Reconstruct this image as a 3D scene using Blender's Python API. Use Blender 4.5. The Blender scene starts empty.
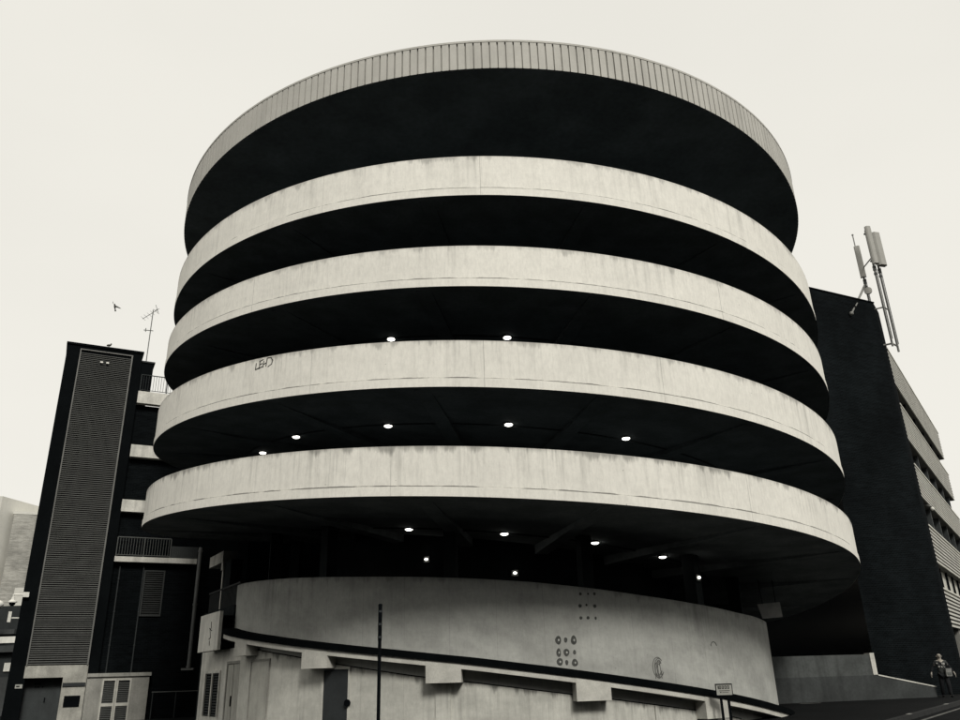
import bpy, bmesh, math, random
from mathutils import Vector, Matrix
random.seed(7)
R_ = math.radians
sc = bpy.context.scene
COL = sc.collection

# ------------------------------------------------------------------ materials
def newmat(name):
    m = bpy.data.materials.new(name); m.use_nodes = True
    nt = m.node_tree; nt.nodes.clear()
    out = nt.nodes.new('ShaderNodeOutputMaterial'); b = nt.nodes.new('ShaderNodeBsdfPrincipled')
    nt.links.new(b.outputs[0], out.inputs[0])
    return m, nt, b
def N(nt, t, **kw):
    n = nt.nodes.new(t)
    for k, v in kw.items():
        if hasattr(n, k): setattr(n, k, v)
        else: n.inputs[k].default_value = v
    return n
def math_(nt, op, a, b=None, c=None, clamp=False):
    n = nt.nodes.new('ShaderNodeMath'); n.operation = op; n.use_clamp = clamp
    for i, x in enumerate((a, b, c)):
        if x is None: continue
        if isinstance(x, (int, float)): n.inputs[i].default_value = x
        else: nt.links.new(x, n.inputs[i])
    return n.outputs[0]
def ramp(nt, x, lo, hi, a=0.0, b=1.0):
    n = nt.nodes.new('ShaderNodeMapRange'); n.interpolation_type = 'SMOOTHSTEP'
    n.inputs[1].default_value = lo; n.inputs[2].default_value = hi
    n.inputs[3].default_value = a; n.inputs[4].default_value = b
    nt.links.new(x, n.inputs[0]); return n.outputs[0]
def scaled(nt, src, s, off=(0, 0, 0)):
    n = nt.nodes.new('ShaderNodeMapping'); n.inputs['Scale'].default_value = s; n.inputs['Location'].default_value = off
    nt.links.new(src, n.inputs['Vector']); return n.outputs[0]
def noise(nt, vec, scale=1.0, detail=4.0, rough=.55, dims='3D'):
    n = nt.nodes.new('ShaderNodeTexNoise'); n.noise_dimensions = dims
    n.inputs['Scale'].default_value = scale; n.inputs['Detail'].default_value = detail; n.inputs['Roughness'].default_value = rough
    nt.links.new(vec, n.inputs['Vector']); return n.outputs['Fac']
def mult_col(nt, col, f):
    n = nt.nodes.new('ShaderNodeMix'); n.data_type = 'RGBA'; n.blend_type = 'MIX'
    n.inputs[6].default_value = (col[0] * .06, col[1] * .06, col[2] * .06, 1)
    n.inputs[7].default_value = col
    nt.links.new(f, n.inputs[0]); return n.outputs[2]
def bump(nt, b, h, strength=.3, dist=.02):
    n = nt.nodes.new('ShaderNodeBump'); n.inputs['Strength'].default_value = strength; n.inputs['Distance'].default_value = dist
    nt.links.new(h, n.inputs['Height']); nt.links.new(n.outputs[0], b.inputs['Normal'])

def simple(name, col, rough=.85, var=.25, scale=3.0, metal=0.0, spec=.25, streak=0.0):
    m, nt, b = newmat(name)
    tc = N(nt, 'ShaderNodeTexCoord').outputs['Object']
    f = ramp(nt, noise(nt, tc, scale, 5), .3, .72, 1 - var, 1.0)
    f2 = ramp(nt, noise(nt, tc, scale * 11, 3), .3, .7, 1 - var * .5, 1.0)
    f = math_(nt, 'MULTIPLY', f, f2)
    if streak:
        s = ramp(nt, noise(nt, scaled(nt, tc, (3.2, 3.2, .18)), 1.0, 4), .45, .75, 1.0, 1 - streak)
        f = math_(nt, 'MULTIPLY', f, s)
    nt.links.new(mult_col(nt, (*col, 1), f), b.inputs['Base Color'])
    b.inputs['Roughness'].default_value = rough; b.inputs['Metallic'].default_value = metal
    b.inputs['Specular IOR Level'].default_value = spec
    return m

def band_concrete(name, col, seed, grime=1.0, line=True):
    """painted parapet concrete; UV 'uv' = (arc length, height above bottom), UV 'top' = (arc length, depth below the coping)"""
    m, nt, b = newmat(name)
    uv = N(nt, 'ShaderNodeUVMap', uv_map='uv').outputs[0]; tp = N(nt, 'ShaderNodeUVMap', uv_map='top').outputs[0]
    sx = nt.nodes.new('ShaderNodeSeparateXYZ'); nt.links.new(uv, sx.inputs[0])
    st = nt.nodes.new('ShaderNodeSeparateXYZ'); nt.links.new(tp, st.inputs[0])
    u, v, d = sx.outputs[0], sx.outputs[1], st.outputs[1]
    off = (seed * 13.7, seed * 5.1, seed)
    blotch = ramp(nt, noise(nt, scaled(nt, uv, (.35, .5, 1), off), 1, 5), .3, .7, .92, 1.0)
    fine = ramp(nt, noise(nt, scaled(nt, uv, (14, 5, 1), off), 1, 6, .75), .28, .7, .86, 1.0)
    st1 = noise(nt, scaled(nt, uv, (3.4, .22, 1), off), 1, 5, .6)
    st2 = noise(nt, scaled(nt, uv, (11, .5, 1), off), 1, 3, .6)
    fade = ramp(nt, d, .0, 1.15, 1.0, .35)
    pat0 = ramp(nt, noise(nt, scaled(nt, uv, (.31, .05, 1), (seed * 7.1, 2, 0)), 1, 3), .38, .66, .12, 1.0)
    fade = math_(nt, 'MULTIPLY', fade, pat0)
    streak = math_(nt, 'SUBTRACT', 1, math_(nt, 'MULTIPLY', fade, ramp(nt, st1, .5, .78, 0, .46 * grime)))
    mott = ramp(nt, noise(nt, scaled(nt, uv, (1.7, 2.6, 1), (seed, 9, 4)), 1, 7, .75), .32, .62, .93, 1.0)
    streak2 = math_(nt, 'SUBTRACT', 1, math_(nt, 'MULTIPLY', fade, ramp(nt, st2, .48, .72, 0, .26 * grime)))
    # heavier runs in a few stretches
    pat = ramp(nt, noise(nt, scaled(nt, uv, (.22, .01, 1), (seed * 3.3, 0, 0)), 1, 2), .54, .68)
    hv = ramp(nt, noise(nt, scaled(nt, uv, (6, .35, 1), off), 1, 4, .6), .45, .66)
    hv = math_(nt, 'SUBTRACT', 1, math_(nt, 'MULTIPLY', math_(nt, 'MULTIPLY', pat, hv), math_(nt, 'MULTIPLY', fade, .45 * grime)))
    # dirt along the coping
    nz = noise(nt, scaled(nt, uv, (3.1, .4, 1), off), 1, 6, .65)
    edge = ramp(nt, math_(nt, 'SUBTRACT', d, math_(nt, 'MULTIPLY', ramp(nt, nz, .42, .78), .26)), -.10, .09, 1 - .42 * grime, 1.0)
    f = math_(nt, 'MULTIPLY', blotch, fine)
    for q in (streak, streak2, hv, edge, mott): f = math_(nt, 'MULTIPLY', f, q)
    if line:
        wob = math_(nt, 'MULTIPLY', math_(nt, 'SUBTRACT', noise(nt, scaled(nt, uv, (4, 0, 1), off), 1, 4), .5), .03)
        dv = math_(nt, 'ABSOLUTE', math_(nt, 'SUBTRACT', math_(nt, 'ADD', v, wob), .018))
        keep = ramp(nt, noise(nt, scaled(nt, uv, (1.6, .2, 1), off), 1, 4), .36, .64, .002, .022)
        ln = math_(nt, 'LESS_THAN', dv, keep)
        f = math_(nt, 'MULTIPLY', f, math_(nt, 'SUBTRACT', 1, math_(nt, 'MULTIPLY', ln, .75)))
        # shutter joints
        fr = math_(nt, 'FRACT', math_(nt, 'ADD', math_(nt, 'DIVIDE', u, 4.62), .37 * seed))
        jn = math_(nt, 'LESS_THAN', fr, .003)
        wn_ = nt.nodes.new('ShaderNodeTexWhiteNoise'); wn_.noise_dimensions = '1D'
        nt.links.new(math_(nt, 'ADD', math_(nt, 'FLOOR', math_(nt, 'ADD', math_(nt, 'DIVIDE', u, 4.62), .37 * seed)), seed * 3), wn_.inputs['W'])
        jn = math_(nt, 'MULTIPLY', jn, math_(nt, 'MULTIPLY', wn_.outputs[0], math_(nt, 'GREATER_THAN', wn_.outputs[0], .45)))
        f = math_(nt, 'MULTIPLY', f, math_(nt, 'SUBTRACT', 1, math_(nt, 'MULTIPLY', jn, .5)))
        # small holes
        vo = nt.nodes.new('ShaderNodeTexVoronoi'); vo.inputs['Scale'].default_value = 1
        nt.links.new(scaled(nt, uv, (1.9, 2.3, 1), off), vo.inputs['Vector'])
        hole = math_(nt, 'LESS_THAN', vo.outputs['Distance'], .028)
        f = math_(nt, 'MULTIPLY', f, math_(nt, 'SUBTRACT', 1, math_(nt, 'MULTIPLY', hole, .55)))
    else:
        big = ramp(nt, noise(nt, scaled(nt, uv, (.55, .9, 1), (3, 8, seed)), 1, 7, .68), .32, .68, .70, 1.0)
        spk = ramp(nt, noise(nt, scaled(nt, uv, (26, 22, 1), off), 1, 4, .7), .60, .72, 1.0, .62)
        spm = ramp(nt, noise(nt, scaled(nt, uv, (1.1, 1.4, 1), (9, 1, seed)), 1, 4), .46, .62)
        spk = math_(nt, 'ADD', math_(nt, 'MULTIPLY', spk, spm), math_(nt, 'SUBTRACT', 1, spm))
        brd = math_(nt, 'LESS_THAN', math_(nt, 'FRACT', math_(nt, 'DIVIDE', u, 1.22)), .012)
        f = math_(nt, 'MULTIPLY', math_(nt, 'MULTIPLY', f, big), spk)
        f = math_(nt, 'MULTIPLY', f, math_(nt, 'SUBTRACT', 1, math_(nt, 'MULTIPLY', brd, .16)))
    nt.links.new(mult_col(nt, (*col, 1), f), b.inputs['Base Color'])
    b.inputs['Roughness'].default_value = .9; b.inputs['Specular IOR Level'].default_value = .15
    bump(nt, b, noise(nt, scaled(nt, uv, (22, 22, 1)), 1, 5, .7), .25, .01)
    return m

def brick(name, col, mortar, sc_=1.0, var=.3, rough=.92, spec=.02):
    m, nt, b = newmat(name)
    uv = N(nt, 'ShaderNodeUVMap', uv_map='uv').outputs[0]
    bt = nt.nodes.new('ShaderNodeTexBrick'); nt.links.new(uv, bt.inputs['Vector'])
    bt.inputs['Scale'].default_value = sc_
    bt.inputs['Brick Width'].default_value = .225; bt.inputs['Row Height'].default_value = .075; bt.inputs['Mortar Size'].default_value = .012
    c1 = tuple(c * (1 - var) for c in col); c2 = tuple(c * (1 + var) for c in col)
    bt.inputs['Color1'].default_value = (*c1, 1); bt.inputs['Color2'].default_value = (*c2, 1); bt.inputs['Mortar'].default_value = (*mortar, 1)
    nz = ramp(nt, noise(nt, scaled(nt, uv, (.5, .3, 1)), 1, 4), .3, .7, .65, 1.15)
    crs = ramp(nt, noise(nt, scaled(nt, uv, (.9, 7.5, 1)), 1, 5, .7), .36, .64, .78, 1.2)     # uneven courses
    nz = math_(nt, 'MULTIPLY', nz, crs)
    mx = nt.nodes.new('ShaderNodeMix'); mx.data_type = 'RGBA'; mx.blend_type = 'MULTIPLY'; mx.inputs[0].default_value = 1
    nt.links.new(bt.outputs['Color'], mx.inputs[6])
    cb = nt.nodes.new('ShaderNodeCombineColor')
    for i in range(3): nt.links.new(nz, cb.inputs[i])
    nt.links.new(cb.outputs[0], mx.inputs[7]); nt.links.new(mx.outputs[2], b.inputs['Base Color'])
    b.inputs['Roughness'].default_value = rough; b.inputs['Specular IOR Level'].default_value = spec
    bump(nt, b, bt.outputs['Fac'], -.4, .008)
    return m

def emis(name, col, strength):
    m, nt, b = newmat(name)
    b.inputs['Base Color'].default_value = (*col, 1)
    b.inputs['Emission Color'].default_value = (*col, 1); b.inputs['Emission Strength'].default_value = strength
    return m

CREAM = (.84, .82, .755)
M = {}
for k_ in (1, 2, 3, 4): M['band%d' % k_] = band_concrete('parapet_concrete_%d' % k_, CREAM, k_ * 1.37, {1: 1.35, 2: 1.0, 3: .8, 4: .9}[k_])
M['low'] = band_concrete('lower_wall_concrete', (.49, .495, .465), 7.7, .8, False)
M['low2'] = band_concrete('base_wall_concrete', (.64, .635, .58), 9.1, 1.7, False)
M['ledge'] = simple('ledge_concrete', (.58, .57, .52), .9, .25, 2.5)
M['kerbdark'] = simple('bitumen_capping', (.004, .005, .0055), .95, .3, 3, spec=.01)
M['fascia'] = simple('roof_fascia_metal', (.46, .45, .415), .75, .10, 1.2, spec=.1, streak=.12)
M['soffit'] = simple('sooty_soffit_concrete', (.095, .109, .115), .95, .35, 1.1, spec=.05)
M['soffit_lit'] = simple('lit_soffit_concrete', (.27, .295, .30), .95, .35, 1.1, spec=.05)  # lighter copy of the soffit colour; sheen on the lowest underside painted in
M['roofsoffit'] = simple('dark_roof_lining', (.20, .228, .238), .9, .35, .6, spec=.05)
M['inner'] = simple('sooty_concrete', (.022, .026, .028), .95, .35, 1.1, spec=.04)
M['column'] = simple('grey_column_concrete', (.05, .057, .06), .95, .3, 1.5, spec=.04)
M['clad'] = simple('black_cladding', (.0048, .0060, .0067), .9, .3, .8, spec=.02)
M['slat'] = simple('grey_metal_slat', (.10, .102, .097), .8, .2, 2.0, spec=.1)
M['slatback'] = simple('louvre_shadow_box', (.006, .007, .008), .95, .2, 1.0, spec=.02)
M['basec'] = simple('weathered_base_concrete', (.50, .49, .44), .9, .35, 2.0, streak=.3)
M['slabc'] = simple('pale_slab_concrete', (.74, .725, .665), .9, .3, 1.6, streak=.35)
M['hutc'] = simple('pale_render', (.34, .335, .305), .9, .3, 1.5, streak=.3)
M['hutframe'] = simple('pale_frame_paint', (.52, .51, .46), .7, .25, 4)
M['white'] = simple('dirty_white_paint', (.76, .75, .69), .85, .28, 1.6, streak=.3)
M['board'] = simple('white_board', (.88, .865, .80), .8, .2, 1.5, streak=.22)
M['doorl'] = simple('pale_door_paint', (.47, .465, .42), .8, .22, 2.0, streak=.25)
M['doord'] = simple('dark_door_paint', (.030, .034, .036), .7, .3, 1.5)
M['doorg'] = simple('grey_shutter_door', (.045, .051, .052), .7, .3, 1.5, streak=.2)
M['black'] = simple('black_paint', (.004, .005, .006), .9, .2, 3, spec=.02)
M['rail'] = simple('railing_steel', (.10, .105, .10), .6, .2, 3)
M['dimrail'] = simple('dim_railing_steel', (.030, .034, .035), .7, .2, 3)
M['pipe'] = simple('grey_downpipe', (.14, .145, .14), .4, .2, 2, spec=.5)
M['mast'] = simple('galvanised_steel', (.20, .20, .185), .5, .25, 5, spec=.4)
M['panelant'] = simple('antenna_radome', (.33, .325, .30), .6, .1, 3)
M['louvrer'] = simple('ribbed_facade_metal', (.58, .57, .52), .7, .2, 1.2, streak=.2)
M['rib_back'] = simple('facade_rib_shadow_metal', (.07, .07, .066), .8, .2, 1.2)
M['blind'] = simple('white_blind', (.62, .61, .55), .8, .15, 2)
M['glass'] = simple('dark_window_glass', (.012, .014, .016), .2, .2, 1, spec=.5)
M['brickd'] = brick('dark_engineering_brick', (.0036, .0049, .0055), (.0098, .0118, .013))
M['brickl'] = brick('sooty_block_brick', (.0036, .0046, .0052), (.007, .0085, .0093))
M['brickg'] = brick('pale_far_brick', (.33, .325, .295), (.38, .37, .34), .8, .12)
M['farw'] = simple('far_white_render', (.62, .61, .56), .9, .12, .6)
M['fard'] = simple('far_dark_wall', (.030, .034, .035), .9, .35, .6)
M['fard2'] = simple('far_grey_wall', (.06, .064, .064), .9, .35, .6)
M['wallr'] = simple('grey_ramp_wall_concrete', (.085, .092, .09), .9, .4, .9, streak=.35)
M['wallr2'] = simple('darker_plinth_concrete', (.055, .060, .06), .9, .4, .9, streak=.3)
M['lamp'] = emis('lamp_diffuser', (1, .97, .88), 3)
M['graf'] = simple('black_spray_paint', (.03, .03, .028), .8, .2, 9, spec=.1)
M['graf2'] = simple('faded_marker', (.22, .215, .20), .8, .4, 14, spec=.1)
M['graf3'] = simple('thin_marker', (.16, .16, .15), .8, .4, 14, spec=.1)
M['dot'] = simple('black_dot_paint', (.10, .102, .096), .85, .45, 16, spec=.1)
M['sign'] = simple('sign_face', (.36, .36, .33), .6, .12, 3)
M['skin'] = simple('skin', (.34, .31, .27), .6, .1, 6)
M['shirt'] = simple('grey_tshirt', (.05, .053, .053), .9, .3, 9)
M['print'] = simple('shirt_print', (.45, .44, .42), .9, .3, 20)
M['trouser'] = simple('black_trousers', (.010, .011, .013), .9, .3, 9)
M['bag'] = simple('pale_bag_fabric', (.22, .22, .21), .9, .3, 12)
M['bird'] = simple('bird_feathers', (.07, .068, .06), .9, .3, 12)

def asphalt(name, col, rough):
    m, nt, b = newmat(name)
    tc = N(nt, 'ShaderNodeTexCoord').outputs['Object']
    f = ramp(nt, noise(nt, tc, .35, 5), .3, .7, .6, 1.0)
    f2 = ramp(nt, noise(nt, tc, 40, 3), .3, .7, .6, 1.0)
    f = math_(nt, 'MULTIPLY', f, f2)
    nt.links.new(mult_col(nt, (*col, 1), f), b.inputs['Base Color'])
    b.inputs['Roughness'].default_value = rough; b.inputs['Specular IOR Level'].default_value = .06
    bump(nt, b, noise(nt, tc, 90, 3), .4, .01)
    return m
M['road'] = asphalt('dark_asphalt', (.0085, .0095, .0102), .9)
M['pave'] = asphalt('dark_paving', (.0085, .0095, .0100), .9)
M['kerb'] = simple('granite_kerb', (.018, .019, .0195), .8, .4, 5)
M['paint'] = simple('worn_road_paint', (.16, .16, .15), .8, .55, 6)

# ------------------------------------------------------------------ mesh helpers
class MB:
    def __init__(s): s.v = []; s.f = []; s.uv = []; s.tp = []; s.sm = []; s.mi = []; s.cm = 0
    def face(s, pts, uv=None, tp=None, smooth=False):
        i = len(s.v); s.v += [Vector(p) for p in pts]; s.f.append(list(range(i, i + len(pts))))
        if uv is None:
            a = Vector(pts[1]) - Vector(pts[0]); c = Vector(pts[2]) - Vector(pts[0]); n = a.cross(c)
            n = n.normalized() if n.length > 1e-9 else Vector((0, 0, 1))
            if abs(n.z) > .8: uv = [(p[0], p[1]) for p in pts]
            else:
                t = Vector((0, 0, 1)).cross(n).normalized(); uv = [(Vector(p).dot(t), p[2]) for p in pts]
        s.uv += uv; s.tp += tp or [(q[0], 9.0) for q in uv]; s.sm.append(smooth); s.mi.append(s.cm)
    def obox(s, o, ax, ay, az):
        """box from a corner o and three edge vectors"""
        o, ax, ay, az = map(Vector, (o, ax, ay, az))
        if ax.cross(ay).dot(az) < 0: o, ax = o + ax, -ax
        p = lambda i, j, k: o + ax * i + ay * j + az * k
        for q in (((0,0,0),(0,1,0),(1,1,0),(1,0,0)), ((0,0,1),(1,0,1),(1,1,1),(0,1,1)), ((0,0,0),(1,0,0),(1,0,1),(0,0,1)),
                  ((1,0,0),(1,1,0),(1,1,1),(1,0,1)), ((1,1,0),(0,1,0),(0,1,1),(1,1,1)), ((0,1,0),(0,0,0),(0,0,1),(0,1,1))):
            s.face([p(*c) for c in q])
        return s
    def box(s, x0, x1, y0, y1, z0, z1): return s.obox((x0, y0, z0), (x1 - x0, 0, 0), (0, y1 - y0, 0), (0, 0, z1 - z0))
    def tube(s, a, b, r, n=8, r2=None, caps=True):
        a, b = Vector(a), Vector(b); d = (b - a).normalized(); r2 = r if r2 is None else r2
        x = d.cross(Vector((0, 0, 1)) if abs(d.z) < .9 else Vector((1, 0, 0))).normalized(); y = d.cross(x)
        ra = [a + (x * math.cos(2*math.pi*i/n) + y * math.sin(2*math.pi*i/n)) * r for i in range(n)]
        rb = [b + (x * math.cos(2*math.pi*i/n) + y * math.sin(2*math.pi*i/n)) * r2 for i in range(n)]
        for i in range(n):
            j = (i + 1) % n; s.face([ra[i], ra[j], rb[j], rb[i]], smooth=True)
        if caps: s.face(ra[::-1]); s.face(rb)
        return s
    def lathe(s, c, prof, n=24, smooth=True):
        c = Vector(c)
        pt = lambda r, z, i: c + Vector((r * math.cos(2*math.pi*i/n), r * math.sin(2*math.pi*i/n), z))
        for (r0, z0), (r1, z1) in zip(prof, prof[1:]):
            for i in range(n):
                q = [pt(r0, z0, i), pt(r0, z0, i+1), pt(r1, z1, i+1), pt(r1, z1, i)]
                if r0 < 1e-6: q = [q[0], q[2], q[3]]
                elif r1 < 1e-6: q = q[:3]
                s.face(q, smooth=smooth)
        return s
    def ball(s, c, rx, ry, rz, n=12, m=8):
        c = Vector(c)
        P = lambda i, j: c + Vector((rx*math.sin(math.pi*j/m)*math.cos(2*math.pi*i/n), ry*math.sin(math.pi*j/m)*math.sin(2*math.pi*i/n), rz*math.cos(math.pi*j/m)))
        for j in range(m):
            for i in range(n):
                q = [P(i, j), P(i, j+1), P(i+1, j+1), P(i+1, j)]
                if j == 0: q = q[:3]
                elif j == m-1: q = [q[0], q[1], q[3]]
                s.face(q, smooth=True)
        return s
    def build(s, name, mats, parent=None, weld=True):
        me = bpy.data.meshes.new(name); off = WORLD_LOC.get(parent.name, Vector()) if parent else Vector()
        me.from_pydata([p - off for p in s.v], [], s.f); me.update()
        l1 = me.uv_layers.new(name='uv'); l2 = me.uv_layers.new(name='top')
        for i, (a, b) in enumerate(zip(s.uv, s.tp)): l1.data[i].uv = a; l2.data[i].uv = b
        for m in (mats if isinstance(mats, (list, tuple)) else [mats]): me.materials.append(m)
        me.polygons.foreach_set('use_smooth', s.sm); me.polygons.foreach_set('material_index', s.mi)
        if weld:
            bm = bmesh.new(); bm.from_mesh(me); bmesh.ops.remove_doubles(bm, verts=bm.verts, dist=1e-4); bm.to_mesh(me); bm.free()
        me.set_sharp_from_angle(angle=R_(32))
        o = bpy.data.objects.new(name, me); COL.objects.link(o)
        if parent: o.parent = parent
        WORLD_LOC[o.name] = off
        return o
WORLD_LOC = {}
def thing(name, label, cat, loc, group=None):
    o = bpy.data.objects.new(name, None); COL.objects.link(o); o.location = loc; o.empty_display_size = .3
    o['label'] = label; o['category'] = cat
    if group: o['group'] = group
    WORLD_LOC[o.name] = Vector(loc); return o
def tag(o, label, cat, group=None):
    o['label'] = label; o['category'] = cat
    if group: o['group'] = group
    return o
def plab(o, label): o['label'] = label; return o
def struct(o): o['kind'] = 'structure'; return o

# ------------------------------------------------------------------ ground
GZ = 0.22
g = MB(); g.face([(-900, -300, .09), (900, -300, .09), (900, 1500, .09), (-900, 1500, .09)]); struct(g.build('ground', M['road']))
# street running past the right-hand building; kerb from k0 to k1
kd = Vector((.585, .811, 0)); kn = Vector((.811, -.585, 0)); k0 = Vector((9.53, 22.45, 0)) - kd * 60
def strip(name, a, b, z, mat, l0=0, l1=160):
    m = MB(); p = k0 + kn * a; q = k0 + kn * b
    n = 40
    for i in range(n):
        t0 = l0 + (l1 - l0) * i / n; t1 = l0 + (l1 - l0) * (i + 1) / n
        m.face([p + kd * t0 + Vector((0,0,z)), q + kd * t0 + Vector((0,0,z)), q + kd * t1 + Vector((0,0,z)), p + kd * t1 + Vector((0,0,z))])
    return m.build(name, mat)
struct(strip('road', .15, 9, .096, M['road']))
pv = MB(); e0 = k0; e1 = k0 + kd * 160
pv.face([(e0.x - 90, e0.y, GZ), (e0.x, e0.y, GZ), (e1.x, e1.y, GZ), (e1.x - 180, e1.y, GZ)]); 
struct(pv.build('pavement', M['pave']))
kb = MB()
for i in range(150):
    a = k0 + kd * (i * 1.0 + .006) + Vector((0, 0, .05)); kb.obox(a, kd * .988, kn * .15, (0, 0, GZ + .004 - .05))
struct(kb.build('kerb', M['kerb']))
struct(strip('road_marking', .42, .54, .101, M['paint'], 20, 150))
dk = MB()
for t in (63.0, 69.2):
    a = k0 + kd * t + Vector((0, 0, GZ + .006)); dk.obox(a + kn * .02, kd * .42, kn * .1, (0, 0, .01))
struct(dk.build('kerb_marking', simple('kerb_paint', (.3, .3, .28), .8, .4, 9)))

# ------------------------------------------------------------------ spiral car park
AX = Vector((0, 30.675, 0)); RR = 12.5
CP = thing('spiral_car_park', 'round concrete spiral car park with four pale parapet rings above a curved base wall', 'car park', (0, 30.675, GZ))
CX = [0.0]
def P(r, th, z): return Vector((CX[0] + r * math.sin(th), AX.y - r * math.cos(th), z))
TOP = {4: (14.89, -.55, -.19), 3: (12.07, -.67, -.03), 2: (9.36, -.81, 0.0), 1: (6.625, -.79, -.03)}
BOT = {4: (13.62, -.60, -.14), 3: (10.87, -.73, .08), 2: (8.115, -.80, .0), 1: (5.41, -.80, .0)}
CXL = {4: -.06, 3: -.14, 2: -.18, 1: -.22}      # the rings are not perfectly concentric
STEP = 2.75
def ring(c, th):
    z0, s, q = c
    lim = 1.05
    t = max(-lim, min(lim, th)); z = z0 + s * t + q * t * t
    if abs(th) > lim:                        # behind the front face the ramp climbs on to meet the next level
        ext = th - t; sl = s + 2 * q * t
        zl = z + sl * ext
        zend = z0 - STEP if th > 0 else z0 + STEP
        w = (abs(th) - lim) / (math.pi - lim); w = w * w * (3 - 2 * w)
        z = zl * (1 - w) + zend * w
    return z
NT = 220
THS = [-math.pi + 2 * math.pi * i / NT for i in range(NT + 1)]
def arc_wall(mb, r, fb, ft, ths, out=True):
    for a, b in zip(ths, ths[1:]):
        za, zb, ta, tb = fb(a), fb(b), ft(a), ft(b)
        q = [P(r, a, za), P(r, b, zb), P(r, b, tb), P(r, a, ta)]
        uv = [(r*a, 0), (r*b, 0), (r*b, tb-zb), (r*a, ta-za)]; tp = [(r*a, ta-za), (r*b, tb-zb), (r*b, 0), (r*a, 0)]
        if not out: q.reverse(); uv.reverse(); tp.reverse()
        mb.face(q, uv, tp, True)
def arc_flat(mb, r0, r1, f, ths, up=True):
    for a, b in zip(ths, ths[1:]):
        q = [P(r1, a, f(a)), P(r1, b, f(b)), P(r0, b, f(b)), P(r0, a, f(a))]
        if not up: q.reverse()
        uv = [(0, .6)] * 4
        mb.face(q, [(r1*a, .6), (r1*b, .6), (r0*b, .6), (r0*a, .6)], [(r1*a, .0)] * 4 if up else None, False)
RIN = 6.2
def thr_(a, b, n): return [R_(a + (b - a) * i / n) for i in range(n + 1)]
PAR = {}
for k in (4, 3, 2, 1):
    CX[0] = CXL[k]
    ft = lambda t, k=k: ring(TOP[k], t)
    fb = lambda t, k=k: ring(BOT[k], t)
    fl = lambda t, k=k: ring(BOT[k], t) + .225
    m = MB()
    # the slab edge is one step (25 mm) proud of the parapet panel above it
    arc_wall(m, RR - .022, fl, ft, THS)
    for a, b in zip(THS, THS[1:]):
        r = RR; za, zb = fb(a), fb(b); h = .225
        m.face([P(r, a, za), P(r, b, zb), P(r, b, zb+h), P(r, a, za+h)], [(r*a, .6), (r*b, .6), (r*b, .6+h), (r*a, .6+h)],
               [(r*a, 1.2), (r*b, 1.2), (r*b, 1.0), (r*a, 1.0)], True)
    arc_flat(m, RR - .022, RR, fl, THS)
    arc_flat(m, RR - .2, RR - .022, ft, THS)
    m.cm = 1
    arc_wall(m, RR - .2, fl, ft, THS, False)
    m.cm = 0
    # panel UVs start at the bottom edge of the whole ring so that the crack line sits above the slab edge
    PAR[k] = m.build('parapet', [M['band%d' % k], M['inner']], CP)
    plab(PAR[k], {4: 'topmost pale parapet ring under the roof', 3: 'second parapet ring from the top', 2: 'parapet ring with black graffiti letters', 1: 'lowest and most streaked parapet ring'}[k])
    s = MB()
    arc_flat(s, RIN - .1, RR - .01, fb, THS, False)
    arc_flat(s, RIN - .1, RR - .2, fl, THS, True)
    # radial downstand beams
    for i in range(17):
        th = R_(-7.6 + 21.18 * i)
        if th > math.pi: th -= 2 * math.pi
        e = P(1, th, 0) - P(0, th, 0); w = Vector((e.y, -e.x, 0)) * .2; z = fb(th)
        a = P(RIN, th, z + .02) ; b = P(RR - .21, th, z + .02); mid = P(RIN + 2.5, th, z)
        dz = Vector((0, 0, -.28)); dz2 = Vector((0, 0, -.025))
        tq = [a - w, b - w, b + w, a + w]; bq = [a - w + dz, b - w + dz2, b + w + dz2, a + w + dz]
        s.face([tq[0], tq[1], bq[1], bq[0]]); s.face([tq[2], tq[3], bq[3], bq[2]]); s.face(bq); s.face([tq[1], tq[2], bq[2], bq[1]])
    s.build('ramp_slab', M['soffit_lit' if k == 1 else 'soffit'], CP)
    if k < 4:
        m = MB(); r_ = {3: 9.3, 2: 9.4, 1: 7.75}[k]; T5 = thr_(-72, 72, 60)
        for a, b in zip(T5, T5[1:]): m.tube(P(r_, a, fb(a) - .02), P(r_, b, fb(b) - .02), .022, 6, caps=False)
        m.build('conduit', M['column'], CP)
CX[0] = 0.0
# roof
RRF = RR * 1.0058
rt = lambda t: 18.87 - .05 * t
rb = lambda t: 17.86 - .12 * t - .22 * (min(abs(t), 1.1) ** 2)
m = MB(); NF = 336
for i in range(NF):
    a0 = -math.pi + 2 * math.pi * i / NF; da = 2 * math.pi / NF
    prof = [(0, 0), (.78, 0), (.80, -.06), (.95, -.06), (.97, 0), (1, 0)]
    for (x0, d0), (x1, d1) in zip(prof, prof[1:]):
        a, b = a0 + da * x0, a0 + da * x1
        m.face([P(RRF + d0, a, rb(a)), P(RRF + d1, b, rb(b)), P(RRF + d1, b, rt(b) - .05), P(RRF + d0, a, rt(a) - .05)])
m.build('roof_fascia', M['fascia'], CP)
m = MB()
arc_wall(m, RRF + .012, lambda t: rt(t) - .05, lambda t: rt(t) + .02, THS); arc_flat(m, 0.0, RRF + .012, lambda t: rt(t) + .02, THS)
arc_flat(m, RRF - .2, RRF + .012, lambda t: rt(t) - .05, THS, False)
m.build('roof_capping', M['fascia'], CP)
m = MB(); arc_flat(m, 4.0, RRF - .003, lambda t: rb(t) + .012, THS, False); arc_flat(m, 0.0, 4.0, lambda t: 17.7, THS, False)
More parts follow.
